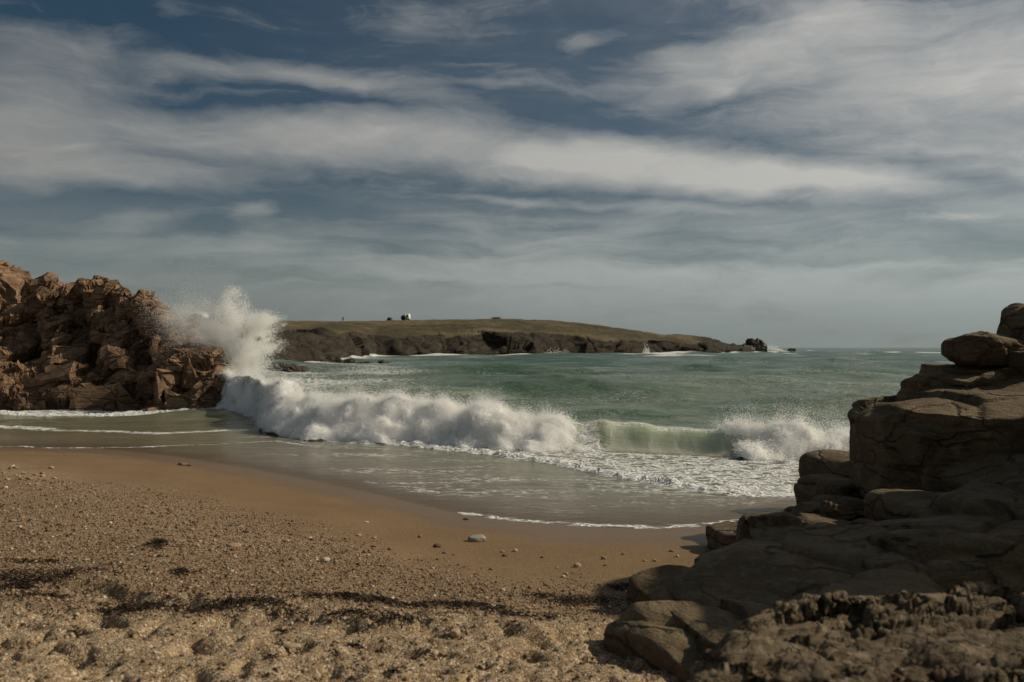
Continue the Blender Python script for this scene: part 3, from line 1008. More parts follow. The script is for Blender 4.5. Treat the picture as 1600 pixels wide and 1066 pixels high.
def breaker(name, px0, px1, label, seed, hscale, toe_w, n_drop, top_noise):
    """rolled cross-section swept along the crest, knobbly with foam, plus thrown drops"""
    x0 = np.interp(px0, [c[0] for c in crest_px], CX)
    x1 = np.interp(px1, [c[0] for c in crest_px], CX)
    L = 46
    ns = int((x1 - x0) / 0.045)
    t = np.linspace(0, 1, ns)
    X = x0 + (x1 - x0) * t
    yc = np.interp(X, CX, CY)
    taper = np.sqrt(np.clip(np.minimum(t / 0.06 + (0.75 if px0 < 400 else 0), (1 - t) / 0.22), 0, 1))
    h = np.interp(X, CX, CH) * hscale * taper * (1 + top_noise * fbm(xy(X, X * 0, 0.75), seed, 4, 0.6))
    a = np.linspace(0, 1, L)
    # profile: from the back slope, over the crest, down the bulging front to the toe
    cs = np.interp(a, [0, .18, .36, .5, .62, .75, .88, 1], [1.9, 0.9, 0.25, -0.25, -0.70, -1.10, -1.45, -1.80])
    cz = np.interp(a, [0, .18, .36, .5, .62, .75, .88, 1], [0.45, 0.86, 1.03, 0.97, 0.74, 0.42, 0.16, -0.06])
    XX = np.repeat(X, L)
    sy = np.tile(cs, ns) * np.repeat(0.35 + 0.65 * taper, L) * toe_w
    if px0 < 400:      # at the cliff end the foam runs up behind the toe of rock
        sy = np.where(sy < 0, sy * np.repeat(0.25 + 0.75 * sstep(0.0, 0.16, t), L), sy)
    wob = 0.40 * fbm(xy(XX, sy * 0, 0.55), seed + 2, 3)
    YY = np.repeat(yc, L) + sy + wob * (np.tile(a, ns) > .3)
    ZZ = np.tile(cz, ns) * np.repeat(h, L)
    v = np.stack([XX, YY, ZZ], 1)
    f = grid_faces(ns, L)
    v0 = v.copy()
    for sc, amp in ((1.4, 0.36), (0.6, 0.16), (0.26, 0.09), (0.11, 0.05)):
        nrm = vnormals(v, f)
        if nrm[:, 2].mean() < 0:
            f = f[:, ::-1].copy()
            nrm = -nrm
        b = noise3(v / sc * np.array([1.0, 1.0, 0.7]), seed + int(sc * 100))
        b = np.where(sc > 0.5, np.abs(b) * 1.6 - 0.35, b * 0.9)
        m = np.repeat(0.35 + 0.65 * taper, L)
        v = v + nrm * (b * amp * m)[:, None]
    # drops: hug the surface and fly off the top
    nrm = vnormals(v, f)
    wgt = np.clip(nrm[:, 2] * 0.4 + 0.6, 0.15, 1) * np.repeat(0.3 + taper, L) * np.clip(np.tile(cz, ns) + 0.25, 0.05, 1)
    idx = rng.choice(len(v), n_drop, p=wgt / wgt.sum())
    base = v[idx]
    puff = np.clip(0.55 + 1.5 * fbm(base * np.array([1.5, 1.5, 1.1]), seed + 9, 4, 0.6), 0.08, 1.6)
    fly = rng.exponential(0.075, n_drop) * puff * np.repeat(0.35 + 0.65 * taper, L)[idx] - 0.02
    dirn = nrm[idx] * 0.85 + np.array([-0.05, 0.1, 0.35])
    pts = base + dirn * fly[:, None] + rng.normal(size=(n_drop, 3)) * 0.03
    rad = rng.uniform(0.004, 0.0095, n_drop) * np.clip(1.1 - 1.6 * np.maximum(fly, 0), 0.35, 1)
    # plumes: short ragged jets thrown off the crest
    crest = np.where((np.tile(a, ns) > 0.22) & (np.tile(a, ns) < 0.55))[0]
    jets_p, jets_r = [pts], [rad]
    for k in range(int(n_drop / 700)):
        o = v[rng.choice(crest)]
        hgt = 0.08 + 0.50 * rng.random() ** 3 * (1 + 0.8 * float(fbm(o[None] * 0.8, seed + 9, 2)[0]))
        m = int(220 + 600 * hgt)
        t = rng.random(m) ** 1.3
        ax = np.array([rng.normal() * 0.30, 0.15 + rng.normal() * 0.25, 1.0]) * hgt
        w = (0.05 + 0.09 * t) * (0.6 + hgt)
        jets_p.append(o + ax * t[:, None] + rng.normal(size=(m, 3)) * w[:, None] - np.array([0, 0, 0.04]))
        jets_r.append(rng.uniform(0.003, 0.0075, m) * (1.1 - 0.5 * t))
    pts, rad = np.concatenate(jets_p), np.concatenate(jets_r)
    ta = np.tile(np.interp(a, [0, .12, .36, .46, .60, .80, .93, 1], [1.15, 1.0, 0.80, 0.45, 0.12, 0.0, 0.25, 0.8]), ns)
    me = mesh_np(name, v, f, True, {'tear': ta})
    root = link(name, me, M_FOAM)
    tag(root, label, 'wave', kind='stuff')
    o = drop_cloud('thrown_drops', pts, rad, M_SPRAY, root)
    tag(o, kind='stuff')
    return root


breaker('breaking_wave', 346, 985, 'long white breaker rolling in from the left cliff', 200, 0.80, 1.0, 300000, 0.55)
breaker('breaking_wave', 1128, 1420, 'short white breaker curling beside the right-hand rocks', 300, 0.70, 0.85, 85000, 0.55)


def splash():
    """jets of water thrown up where the swell hits the end of the cliff"""
    pts, rad = [], []
    D0 = 35.0

    def jet(px0, py0, px1, py1, n, w0, w1, power=1.0, dd=0.8, size=(0.007, 0.020)):
        a = P(px0, py0, D0)
        b = P(px1, py1, D0)
        t = rng.random(n) ** power
        sag = 4 * t * (1 - t)
        w = w0 + (w1 - w0) * t
        c = a + (b - a) * t[:, None]
        c[:, 2] += 0.10 * sag * np.linalg.norm(b - a)
        c = c + rng.normal(size=(n, 3)) * w[:, None] * np.array([1, 0, 1]) + rng.normal(size=(n, 3)) * np.array([0, dd, 0])
        pts.append(c)
        rad.append(size[0] * 0.7 + (size[1] - size[0]) * 0.65 * rng.random(n) ** 2.5)

    # dense foot climbing the rock
    jet(376, 640, 354, 556, 34000, .42, .32, 1.0, 0.5)
    jet(402, 640, 385, 545, 26000, .50, .40, 1.1, 0.6)
    # main plume: separate ragged fingers
    for k in range(74):
        ang = rng.normal()
        px1 = 366 + 27 * ang
        py1 = 440 + 34 * abs(ang) + 95 * rng.random() ** 1.5
        jet(374 + 10 * rng.normal(), 578, px1, py1, 1700, .19, .06, 0.8, 0.45, (0.005, 0.016))
    # right-hand sheet leaning over the water and falling back
    for k in range(40):
        e = rng.uniform(0, 1)
        jet(374 + 6 * rng.normal(), 570 - 40 * e, 392 + 48 * rng.uniform(0.1, 1.1), 482 + 76 * rng.uniform(0, 1), 1500, .14, .06, 0.75, 0.4, (0.005, 0.016))
    for k in range(14):
        jet(380 + 40 * rng.random(), 500 + 30 * rng.random(), 390 + 50 * rng.random(), 590, 700, .10, .14, 1.0, 0.4, (0.004, 0.013))
    # drifting spray fanning left over the shoulder of the cliff
    for k in range(60):
        jet(354 + 14 * rng.normal(), 545, 240 + 100 * rng.random(), 472 + 60 * rng.random(), 2600, .24, .26, 0.9, 0.6, (0.004, 0.009))
    jet(330, 525, 270, 492, 34000, .5, .50, 1.0, 0.8, (0.004, 0.011))
    jet(340, 480, 300, 455, 4000, .6, .6, 1.0, 0.8, (0.004, 0.010))
    p = np.concatenate(pts)
    r = np.concatenate(rad)
    # clumpy: thin the cloud where a noise field is low
    c = fbm(p * np.array([1.6, 1.0, 1.6]), 401, 4) + 0.35 * fbm(p * 5.0, 405, 2)
    keep = (rng.random(len(p)) < sstep(-0.40, 0.25, c)) & (p[:, 2] > 0.1)
    p, r = p[keep], r[keep]
    o = drop_cloud('sea_spray', p, r, M_SPRAY)
    tag(o, 'tall burst of white spray thrown up at the end of the brown cliff', 'spray', kind='stuff')


splash()


def far_splash(px, py, D, w, h, n, label):
    a = P(px, py, D)
    p = a + rng.normal(size=(n, 3)) * np.array([w, 1.0, 0])
    p[:, 2] += rng.exponential(h * 0.45, n) * np.exp(-((p[:, 0] - a[0]) / w) ** 2)
    tag(drop_cloud('sea_spray', p, rng.uniform(0.04, 0.11, n), M_SPRAY), label, 'spray', kind='stuff')


far_splash(1206, 549, 410, 3.6, 2.0, 2600, 'small white splash at the tip of the headland')
far_splash(1010, 557, 270, 1.2, 1.6, 1500, 'little white splash at the middle of the headland foot')
far_splash(870, 557, 258, 6.0, 0.9, 1800, 'low white surf splash below the broad headland slope')

# ================================================================== left sea cliff
def crag(center, size, rot, seed, cuts=4, npt=15):
    """angular joint block: convex hull, subdivided and roughened"""
    rg = np.random.default_rng(seed)
    q = rg.uniform(-1, 1, (npt, 3))
    k = rg.integers(0, 3, npt)
    q[np.arange(npt), k] = np.sign(q[np.arange(npt), k])
    bm = bmesh.new()
    for p in q:
        bm.verts.new(p * np.array(size))
    r = bmesh.ops.convex_hull(bm, input=bm.verts)
    bmesh.ops.delete(bm, geom=list({e for e in r['geom_interior'] + r['geom_unused'] if isinstance(e, bmesh.types.BMVert)}), context='VERTS')
    bmesh.ops.subdivide_edges(bm, edges=bm.edges[:], cuts=cuts, use_grid_fill=True)
    bmesh.ops.triangulate(bm, faces=bm.faces[:])
    bmesh.ops.recalc_face_normals(bm, faces=bm.faces[:])
    bm.verts.index_update()
    v = np.array([p.co[:] for p in bm.verts])
    f = np.array([[x.index for x in t.verts] for t in bm.faces])
    bm.free()
    v = v @ rotm(*[R(a) for a in rot]).T + np.array(center)
    n = vnormals(v, f)
    m = min(size)
    v = v + n * (0.10 * m * fbm(v / (0.9 * m), seed, 3) + 0.09 * m * facet(v / 0.30, seed + 1)[0] + 0.05 * m * fbm(v / (0.25 * m), seed + 1, 2))[:, None]
    return v, f


def build_cliff():
    ridge = [(-330, 415, 43), (-150, 420, 43), (-30, 428, 42), (20, 446, 41.5), (60, 462, 41), (110, 448, 40.5), (150, 445, 40), (195, 450, 39), (230, 482, 38), (256, 514, 36.4),
             (292, 548, 35.2), (322, 578, 34.2), (340, 610, 33.4), (354, 642, 32.8)]
    base = [(-330, 650), (-150, 650), (-30, 649), (20, 648), (60, 648), (110, 648), (150, 648), (195, 648), (232, 649), (262, 650), (300, 651), (336, 652), (350, 652), (362, 652)]
    s = np.linspace(0, 1, len(ridge))
    rp = np.array([P(*r) for r in ridge])
    bp = np.array([P(a, b, H * F / (b - HY) + 0.6) for a, b in base])
    N, Mm = 420, 190
    t = np.linspace(0, 1, N)
    Rr = np.stack([np.interp(t, s, rp[:, k]) for k in range(3)], 1)
    Bb = np.stack([np.interp(t, s, bp[:, k]) for k in range(3)], 1)
    Bb[:, 2] = -0.5
    w = np.linspace(0, 1.7, Mm)
    v = np.zeros((N, Mm, 3))
    for j, ww in enumerate(w):
        if ww <= 1:
            f = ww
            zz = np.interp(f, [0, 0.08, 0.35, 0.60, 0.72, 0.92, 1.0], [0, 0.10, 0.27, 0.47, 0.64, 0.95, 1.0])
            v[:, j, :2] = Bb[:, :2] + (Rr[:, :2] - Bb[:, :2]) * f
            v[:, j, 2] = Bb[:, 2] + (Rr[:, 2] - Bb[:, 2]) * zz
        else:
            f = (ww - 1) / 0.7
            v[:, j, 0] = Rr[:, 0] - 0.6 * f
            v[:, j, 1] = Rr[:, 1] + 7 * f
            v[:, j, 2] = Rr[:, 2] - (Rr[:, 2] + 0.5) * f ** 1.4
    v = v.reshape(-1, 3)
    f = grid_faces(N, Mm)
    if vnormals(v, f)[:, 2].mean() < 0:
        f = f[:, ::-1].copy()
    dip = stretch(0.8, 1.0, 1.9, 12, 38, 0)
    # buttresses leaning down to the right, their right flanks steep
    c = v[:, 0] * 0.62 + v[:, 2] * 0.55 + 0.9 * fbm(v / 2.5, 497, 3)
    saw = (c / 1.55) % 1.0
    saw = np.where(saw < 0.16, saw / 0.16, (1 - saw) / 0.84)
    v = v + vnormals(v, f) * (0.95 * (saw - 0.5) * sstep(-0.5, 0.5, v[:, 2]))[:, None]
    slab = stretch(0.50, 0.9, 1.9, 10, 40, 0)
    v = weather(v, f, 500, (('n', 3.4, 0.30), ('f', 3.0, 0.90, slab), ('f', 1.25, 0.30, slab), ('f', 0.50, 0.075, slab), ('n', 0.40, 0.05), ('f', 0.22, 0.02, slab)))
    sheet = v.copy()
    shn = vnormals(v, f)
    root = empty('sea_cliff', tuple(P(150, 648, 33.5)))
    root.location.z = 0
    b0 = np.array(root.location)
    tag(root, 'craggy reddish brown sea cliff on the left behind the wet sand', 'cliff')
    link('cliff_face', mesh_np('cliff_face', v - b0, f, False), M_CLIFF, root)
    blocks = [
        # px, py, D, half sizes (w, depth, h), rot, seed
        (8, 452, 40.8, (0.95, 1.2, 0.95), (10, 12, 20), 511),
        (300, 590, 34.0, (0.72, 0.9, 0.62), (0, 30, 10), 520),
        (322, 622, 33.3, (0.60, 0.8, 0.42), (0, 28, -20), 521),
        (285, 634, 33.1, (0.75, 0.7, 0.36), (0, 25, 12), 525),
        (342, 643, 32.3, (0.75, 0.6, 0.22), (0, 16, -10), 526),
        (374, 649, 31.6, (0.55, 0.40, 0.13), (0, 10, 0), 527),
        (250, 642, 32.9, (0.6, 0.6, 0.22), (0, -10, 15), 528),
    ]
    for (a, b, D, sz, rot, sd) in blocks:
        v, f = crag(P(a, b, D), sz, rot, sd, 8, 11)
        link('rock_block', mesh_np('rock_block', v - b0, f, False), M_CLIFF, root)
    # a few loose joint blocks lying against the face
    rg = np.random.default_rng(77)
    pxs = 800 + sheet[:, 0] / sheet[:, 1] * F
    ok = np.where((pxs > -20) & (pxs < 330) & (sheet[:, 2] > -0.1) & (sheet[:, 2] < 3.2) & (shn[:, 2] > 0.35))[0]
    for k in range(14):
        c = sheet[rg.choice(ok)]
        sz = 0.16 + 0.34 * rg.random() ** 2
        v, f = crag(c, (sz * rg.uniform(1.1, 1.9), sz * rg.uniform(.7, 1.2), sz * rg.uniform(.3, .6)), (8 + rg.normal() * 8, 34 + rg.normal() * 9, -10 + rg.normal() * 18), 5000 + k, 4, 9)
        link('rock_block', mesh_np('rock_block', v - b0, f, False), M_CLIFF, root)


build_cliff()

# ================================================================== headland
def headland_mat():
    m, g = new_mat('headland_turf_and_rock')
    p = pos(g)
    gr = attr(g, 'grass')
    n1 = g.noise(g.mapping(p, scale=(0.03, 0.02, 0.1)), 1.0, 6, 0.6, 0.6)
    n2 = g.noise(p, 0.45, 6, 0.65)
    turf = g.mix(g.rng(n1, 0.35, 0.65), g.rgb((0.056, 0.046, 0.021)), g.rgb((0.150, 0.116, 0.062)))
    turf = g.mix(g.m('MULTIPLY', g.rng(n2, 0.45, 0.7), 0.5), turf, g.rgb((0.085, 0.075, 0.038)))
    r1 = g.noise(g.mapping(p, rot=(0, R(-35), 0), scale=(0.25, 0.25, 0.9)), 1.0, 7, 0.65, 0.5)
    rk = g.mix(g.rng(r1, 0.38, 0.68), g.rgb((0.017, 0.014, 0.009)), g.rgb((0.060, 0.047, 0.031)))  # rock colour darkened to stand in for shade on the cliff faces
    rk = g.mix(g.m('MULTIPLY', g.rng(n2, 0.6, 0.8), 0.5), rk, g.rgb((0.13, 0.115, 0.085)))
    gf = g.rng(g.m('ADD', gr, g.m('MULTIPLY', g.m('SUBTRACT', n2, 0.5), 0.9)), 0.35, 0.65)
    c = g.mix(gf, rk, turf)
    bp = g.bump(g.m('ADD', r1, g.m('MULTIPLY', n2, 0.6)), 0.8, 0.9)
    b = g.n('ShaderNodeBsdfPrincipled', ins={'Base Color': c, 'Roughness': 0.9, 'Specular IOR Level': 0.2, 'Normal': bp})
    finish(g, b.outputs[0])
    return m


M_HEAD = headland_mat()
sky_px = [(-700, 505), (150, 500), (260, 497), (320, 498), (420, 502.5), (520, 503), (560, 502), (640, 500.5), (770, 498.5), (850, 500), (920, 506), (1000, 517), (1040, 524), (1060, 522.5), (1080, 525), (1100, 526.5), (1130, 535), (1155, 541), (1172, 545)]
edge_px = [(-700, 516), (150, 514), (300, 514), (420, 515), (470, 516), (560, 518), (640, 523), (700, 520), (760, 517), (850, 521), (920, 524), (980, 530), (1040, 533), (1100, 536), (1172, 546)]
skyD_px = [(-700, 300), (300, 320), (420, 330), (640, 335), (850, 350), (1000, 350), (1100, 370), (1172, 402)]


def build_headland():
    cols = np.concatenate([np.linspace(-700, 250, 120)[:-1], np.linspace(250, 1176, 780)])
    ip = lambda L, k=1: np.interp(cols, [q[0] for q in L], [q[k] for q in L])
    fD = foot_dist(cols)
    sD = np.maximum(ip(skyD_px), fD + 14)
    sz = H - (ip(sky_px) - HY) / F * sD
    eD = fD + np.clip((sD - fD) * 0.16, 5, 22)
    ez = np.minimum(H - (ip(edge_px) - HY) / F * eD, sz)
    prof = np.concatenate([np.linspace(-0.05, 1, 46), np.linspace(1, 2, 42)[1:], np.linspace(2, 3, 12)[1:]])
    NR, NC = len(prof), len(cols)
    v = np.zeros((NR, NC, 3))
    grass = np.zeros((NR, NC))
    for j, t in enumerate(prof):
        if t <= 1:
            D = fD + (eD - fD) * t
            z = -0.8 + (ez + 0.8) * (max(t, 0) ** 0.80) + (t < 0) * -1.0
            gz = sstep(0.80, 1.08, np.full(NC, t))
        elif t <= 2:
            f = t - 1
            D = eD + (sD - eD) * f
            z = ez + (sz - ez) * (1 - (1 - f) ** 1.25)
            gz = np.ones(NC)
        else:
            f = t - 2
            D = sD + 160 * f
            z = sz - 9 * f ** 1.2
            gz = np.ones(NC)
        v[j, :, 0] = (cols - 800) / F * D
        v[j, :, 1] = D
        v[j, :, 2] = z
        grass[j] = gz
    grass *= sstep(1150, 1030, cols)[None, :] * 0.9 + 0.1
    T = np.repeat(prof, NC)
    v = v.reshape(-1, 3)
    f = grid_faces(NR, NC)
    if vnormals(v, f)[:, 2].mean() < 0:
        f = f[:, ::-1].copy()
    mask = sstep(1.12, 0.70, T) * sstep(-0.05, 0.1, T) * 0.92 + 0.03
    # gullies and buttresses cut into the cliff foot
    px = 800 + v[:, 0] / v[:, 1] * F
    gully = fbm(np.stack([px / 95.0, T * 0.4, T * 0], 1), 601, 3, 0.45)
    v[:, 1] += gully * 20 * sstep(1.6, 0.5, T) * sstep(-0.06, 0.25, T)
    v[:, 2] += (gully * 1.2) * sstep(1.5, 0.9, T) * sstep(0.3, 0.8, T)
    dip = stretch(0.7, 0.7, 1.3, 0, 35, 0)
    v = weather(v, f, 610, (('f', 16.0, 1.9, dip), ('f', 6.0, 0.7, dip), ('n', 2.2, 0.35)), mask=mask)
    g2 = grass.ravel() + 0.25 * fbm(v * np.array([0.06, 0.03, 0.2]), 620, 3)
    v[:, 2] += 0.45 * fbm(xy(v[:, 0], v[:, 1], 0.22, 0.10), 627, 4) * sstep(0.9, 1.2, T)
    # rocky rim at the skyline end
    v[:, 2] += 1.1 * np.maximum(0, fbm(xy(v[:, 0], v[:, 1], 0.16), 630, 3)) * sstep(1000, 1060, px) * sstep(0.6, 1.4, T)
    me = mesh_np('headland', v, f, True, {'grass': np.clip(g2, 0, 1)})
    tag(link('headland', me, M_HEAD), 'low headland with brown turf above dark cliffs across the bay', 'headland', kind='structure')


build_headland()


def lone_rock(name, px, py, D, size, seed, label, mat, rot=(0, 0, 0), n=22, layers=None):
    c = P(px, py, D)
    v, f = star_rock(c, size, rot, n, seed, 3.0, 12, (0.55, 0.95), 24.0, layers or (('f', size[0] * 0.5, size[2] * 0.28), ('n', size[0] * 0.2, size[2] * 0.15)))
    b0 = np.array([c[0], c[1], v[:, 2].min()])
    o = link(name, mesh_np(name, v - b0, f), mat, None, tuple(b0))
    return tag(o, label, 'rock')


lone_rock('sea_stack', 1180, 544, 408, (5.6, 5, 3.9), 701, 'dark pointed rock stack off the tip of the headland', M_ISLE, (0, 8, 20), 26)
lone_rock('tidal_rock', 1160, 546.5, 392, (5.2, 4, 2.3), 702, 'low dark rock linking the headland to its stack', M_ISLE)
lone_rock('tidal_rock', 1238, 548, 430, (2.2, 2, 1.0), 703, 'tiny dark rock awash right of the headland tip', M_ISLE)
lone_rock('tidal_rock', 448, 578, 92, (2.2, 1.4, 0.62), 704, 'flat dark rock awash right of the big spray', M_ISLE, (0, 3, 10), 26)
lone_rock('tidal_rock', 600, 570, 128, (1.1, 1.0, 0.62), 705, 'small round dark rock among the surf in the cove', M_ISLE)
lone_rock('tidal_rock', 574, 570, 130, (2.0, 1.2, 0.40), 706, 'long low dark rock beside the round surf rock', M_ISLE)
lone_rock('tidal_rock', 518, 568, 126, (2.4, 2.0, 0.9), 707, 'dark rock at the near foot of the headland', M_ISLE)
lone_rock('tidal_rock', 545, 566, 132, (1.5, 1.2, 0.5), 708, 'dark ledge in the surf below the headland slope', M_ISLE)

# ================================================================== right-hand outcrop
def build_outcrop():
    base = np.array([4.5, 8.5, 0.1])
    root = empty('rock_outcrop', tuple(base))
    tag(root, 'dark stepped granite outcrop rising on the right above the sand', 'rock outcrop')
    bed = stretch(0.55, 0.55, 1.0, 4, -7, 0)
    lay_all = (('f', 1.3, 0.060, stretch(0.8, 0.8, 1.4, 4, -7, 0)), ('s', 0.55, 0.034, bed), ('n', 0.55, 0.030), ('n', 0.10, 0.010))
    B = [
        # x0, x1, y0, y1, z0, z1, rot, n, seed
        (4.42, 7.6, 9.5, 12.2, 0.35, 1.90, (1, 1, 2), 78, 801),       # great upper block
        (4.28, 5.2, 10.0, 11.9, 0.95, 1.70, (0, 6, 6), 46, 802),      # its bulging left face
        (4.45, 5.2, 9.6, 11.4, 0.30, 1.12, (2, -5, 8), 42, 803),
        (5.40, 8.2, 10.7, 13.0, 1.55, 2.06, (0, 1, 3), 54, 804),      # tier
        (5.70, 8.2, 11.3, 13.2, 1.90, 2.17, (0, 2, -4), 44, 805),
        (5.35, 6.1, 11.2, 12.6, 1.75, 2.10, (3, -4, 10), 30, 806),
        (3.75, 5.00, 7.6, 9.7, -0.1, 0.95, (2, -4, 6), 50, 807),     # lower wall
        (3.90, 7.2, 6.9, 10.0, -0.1, 1.10, (-1, 2, -3), 70, 808),
        (4.6, 7.2, 8.5, 10.4, 0.5, 1.30, (2, 3, 6), 52, 809),
        (3.05, 3.80, 7.7, 8.9, 0.0, 0.76, (4, -8, 10), 36, 810),
        (2.22, 2.90, 7.7, 9.1, 0.0, 0.70, (4, -7, 10), 44, 811),       # rounded step
        (2.66, 3.22, 7.8, 9.2, 0.0, 0.75, (3, 5, 4), 40, 812),
        (2.45, 3.15, 9.0, 9.8, -0.1, 0.56, (3, -5, 14), 34, 813),
        (2.95, 3.60, 9.1, 9.9, -0.1, 0.66, (2, 4, 8), 32, 832),
        (2.30, 2.85, 9.9, 10.8, -0.15, 0.36, (3, -8, 8), 32, 814),     # toe by the water
        (2.75, 3.45, 9.9, 10.6, -0.1, 0.42, (2, -4, 16), 32, 833),
        (3.25, 4.05, 9.9, 10.7, -0.1, 0.60, (1, 3, 8), 34, 815),
        (3.05, 3.80, 10.7, 11.3, -0.2, 0.37, (3, -6, 12), 32, 817),    # narrow stepping slabs
        (3.60, 4.35, 10.8, 11.5, -0.2, 0.55, (2, 4, 10), 32, 816),
        (3.45, 4.20, 11.4, 12.0, -0.2, 0.44, (3, -5, 14), 32, 834),
        (3.95, 4.75, 11.6, 12.3, -0.2, 0.62, (2, 3, 8), 32, 818),
        (4.00, 4.70, 12.2, 12.9, -0.2, 0.58, (4, -6, 12), 30, 835),
        (4.45, 5.3, 12.6, 13.8, -0.2, 0.82, (5, -8, 12), 32, 819),
        (4.55, 5.3, 10.6, 12.0, 0.0, 0.80, (0, 5, 6), 30, 820),
        (1.45, 2.75, 6.5, 8.1, 0.1, 0.68, (3, -9, 18), 52, 821),        # foot running into the sand
        (1.05, 1.80, 5.7, 7.2, 0.25, 0.70, (3, -6, 20), 46, 822),
        (0.76, 1.36, 5.1, 6.2, 0.30, 0.71, (3, -7, 22), 42, 823),
        (1.05, 1.75, 4.9, 6.0, 0.35, 0.79, (2, -5, 12), 42, 824),
        (2.25, 3.5, 6.4, 7.9, 0.1, 0.86, (2, -5, 8), 48, 825),
        (1.7, 2.9, 5.5, 6.8, 0.2, 0.80, (0, -5, 10), 46, 826),
        (2.85, 4.7, 6.3, 8.2, 0.1, 1.00, (0, -2, 4), 52, 827),
        (4.2, 7.6, 6.1, 8.4, 0.1, 1.10, (0, 2, 0), 56, 828),
        (6.25, 11.5, 5.2, 9.9, -0.1, 4.75, (0, 0, 2), 36, 829),           # unseen higher mass, added to shade the lower blocks
        (4.9, 9.0, 4.9, 7.2, 0.2, 2.1, (0, 0, -4), 40, 830),  # also out of view, added to cast shade with the mass above
    ]
    for (x0, x1, y0, y1, z0, z1, rot, n, sd) in B:
        n = int(n * 0.85)
        lay = lay_all if sd < 821 or sd > 826 else tuple(q for q in lay_all if q[0] != 's')
        v, f = star_rock(((x0 + x1) / 2, (y0 + y1) / 2, (z0 + z1) / 2), ((x1 - x0) / 2, (y1 - y0) / 2, (z1 - z0) / 2), rot, n, sd, 8.0, 11, (0.90, 1.30), 34.0, lay)
        link('rock_block', mesh_np('rock_block', v - base, f), M_ROCK, root)
    for nm, a, b, D, sz, rot, sd, lab in (
            ('boulder', 1540, 551, 11.9, (0.44, 0.45, 0.25), (4, 9, 10), 840, 'blunt boulder perched on the outcrop top against the sea horizon'),
            ('boulder', 1625, 522, 12.0, (0.40, 0.4, 0.40), (0, 6, 0), 841, 'highest boulder of the outcrop cut by the right picture edge'),
            ('boulder', 1612, 568, 11.4, (0.26, 0.3, 0.20), (0, -6, 0), 842, 'rounded boulder below the highest boulder at the right edge'),
            ('boulder', 1308, 800, 9.9, (0.185, 0.22, 0.095), (6, 14, 14), 843, 'pale mossy boulder lying in the angle of the stepped rocks')):
        c = P(a, b, D)
        v, f = star_rock(c, sz, rot, 30, sd, 5.0, 10, (0.80, 1.15), 30.0, (('n', 0.5, 0.05), ('f', 0.3, 0.03), ('s', 0.2, 0.02, bed), ('n', 0.1, 0.012)))
        b0 = np.array([c[0], c[1], v[:, 2].min()])
        tag(link(nm, mesh_np(nm, v - b0, f), M_ROCK, None, tuple(b0)), lab, 'boulder')


build_outcrop()


def build_foreground_rock():
    """knobbly slab close to the camera, lower right"""
    nx, ny = 400, 250
    sx = np.linspace(0, 1, nx)
    sy_ = np.linspace(0, 1, ny)
    A, Bv = np.meshgrid(sx, sy_)
    # plan: left edge runs from (0.62,1.9) near to (1.1,4.1) far
    Y = 1.7 + 3.05 * Bv
    xl = 0.10 + 0.16 * (Y - 1.7) + 0.055 * (Y - 1.7) ** 2 + 0.05 * np.sin(Y * 3.1)
    X = xl + (3.6 - xl) * A ** 1.15
    top = H - 1.36 + 0.01 * (X - 1) + 0.07 * sstep(2.0, 4.2, Y)
    d = np.minimum((X - xl) / 0.30, (4.75 - Y) / 0.16)
    d = np.minimum(d, 1)
    z = top - 1.0 * (1 - np.sqrt(np.clip(1 - (1 - np.clip(d, 0, 1)) ** 2, 0, 1)))
    q = xy(X.ravel(), Y.ravel(), 1.0)
    z = z.ravel()
    z += 0.085 * fbm(q * np.array([0.7, 2.2]), 901, 3)
    rid = (Y.ravel() * 2.1 + 0.35 * X.ravel() + 0.5 * fbm(q * np.array([0.8, 1.2]), 905, 3)) % 1.0
    z += 0.055 * np.where(rid < 0.75, rid / 0.75, (1 - rid) / 0.25)
    # a trough running across, deeper to the right
    tr = np.exp(-((Y.ravel() - 3.75 + 0.16 * (X.ravel() - 1.8) + 0.10 * fbm(q * 2, 903, 2)) / 0.15) ** 2)
    z -= 0.13 * tr * sstep(1.0, 1.9, X.ravel())
    v = np.stack([X.ravel(), Y.ravel(), z], 1)
    f = grid_faces(ny, nx)
    if vnormals(v, f)[:, 2].mean() < 0:
        f = f[:, ::-1].copy()
    st = stretch(0.6, 1.6, 1.2, 0, 0, -12)
    pm_ = 0.35 + 0.9 * sstep(-0.25, 0.3, fbm(q * np.array([1.2, 2.2]), 907, 3))
    v = weather(v, f, 910, (('f', 0.42, 0.070, st), ('f', 0.16, 0.046, st), ('f', 0.07, 0.020, st), ('b', 0.05, 0.008)), mask=pm_)
    b0 = np.array([2.0, 3.0, 0.55])
    me = mesh_np('foreground_rock', v - b0, f)
    tag(link('foreground_rock', me, M_FORE, None, tuple(b0)), 'rough pitted brown rock slab nearest the camera at lower right', 'rock')


build_foreground_rock()

# ================================================================== gravel and pebbles
ICO_V, ICO_F = None, None


def ico():
    t = (1 + 5 ** 0.5) / 2
    v = np.array([(-1, t, 0), (1, t, 0), (-1, -t, 0), (1, -t, 0), (0, -1, t), (0, 1, t), (0, -1, -t), (0, 1, -t), (t, 0, -1), (t, 0, 1), (-t, 0, -1), (-t, 0, 1)], float)
    v /= np.linalg.norm(v[0])
    f = np.array([(0, 11, 5), (0, 5, 1), (0, 1, 7), (0, 7, 10), (0, 10, 11), (1, 5, 9), (5, 11, 4), (11, 10, 2), (10, 7, 6), (7, 1, 8), (3, 9, 4), (3, 4, 2), (3, 2, 6), (3, 6, 8), (3, 8, 9), (4, 9, 5), (2, 4, 11), (6, 2, 10), (8, 6, 7), (9, 8, 1)])
    return v, f


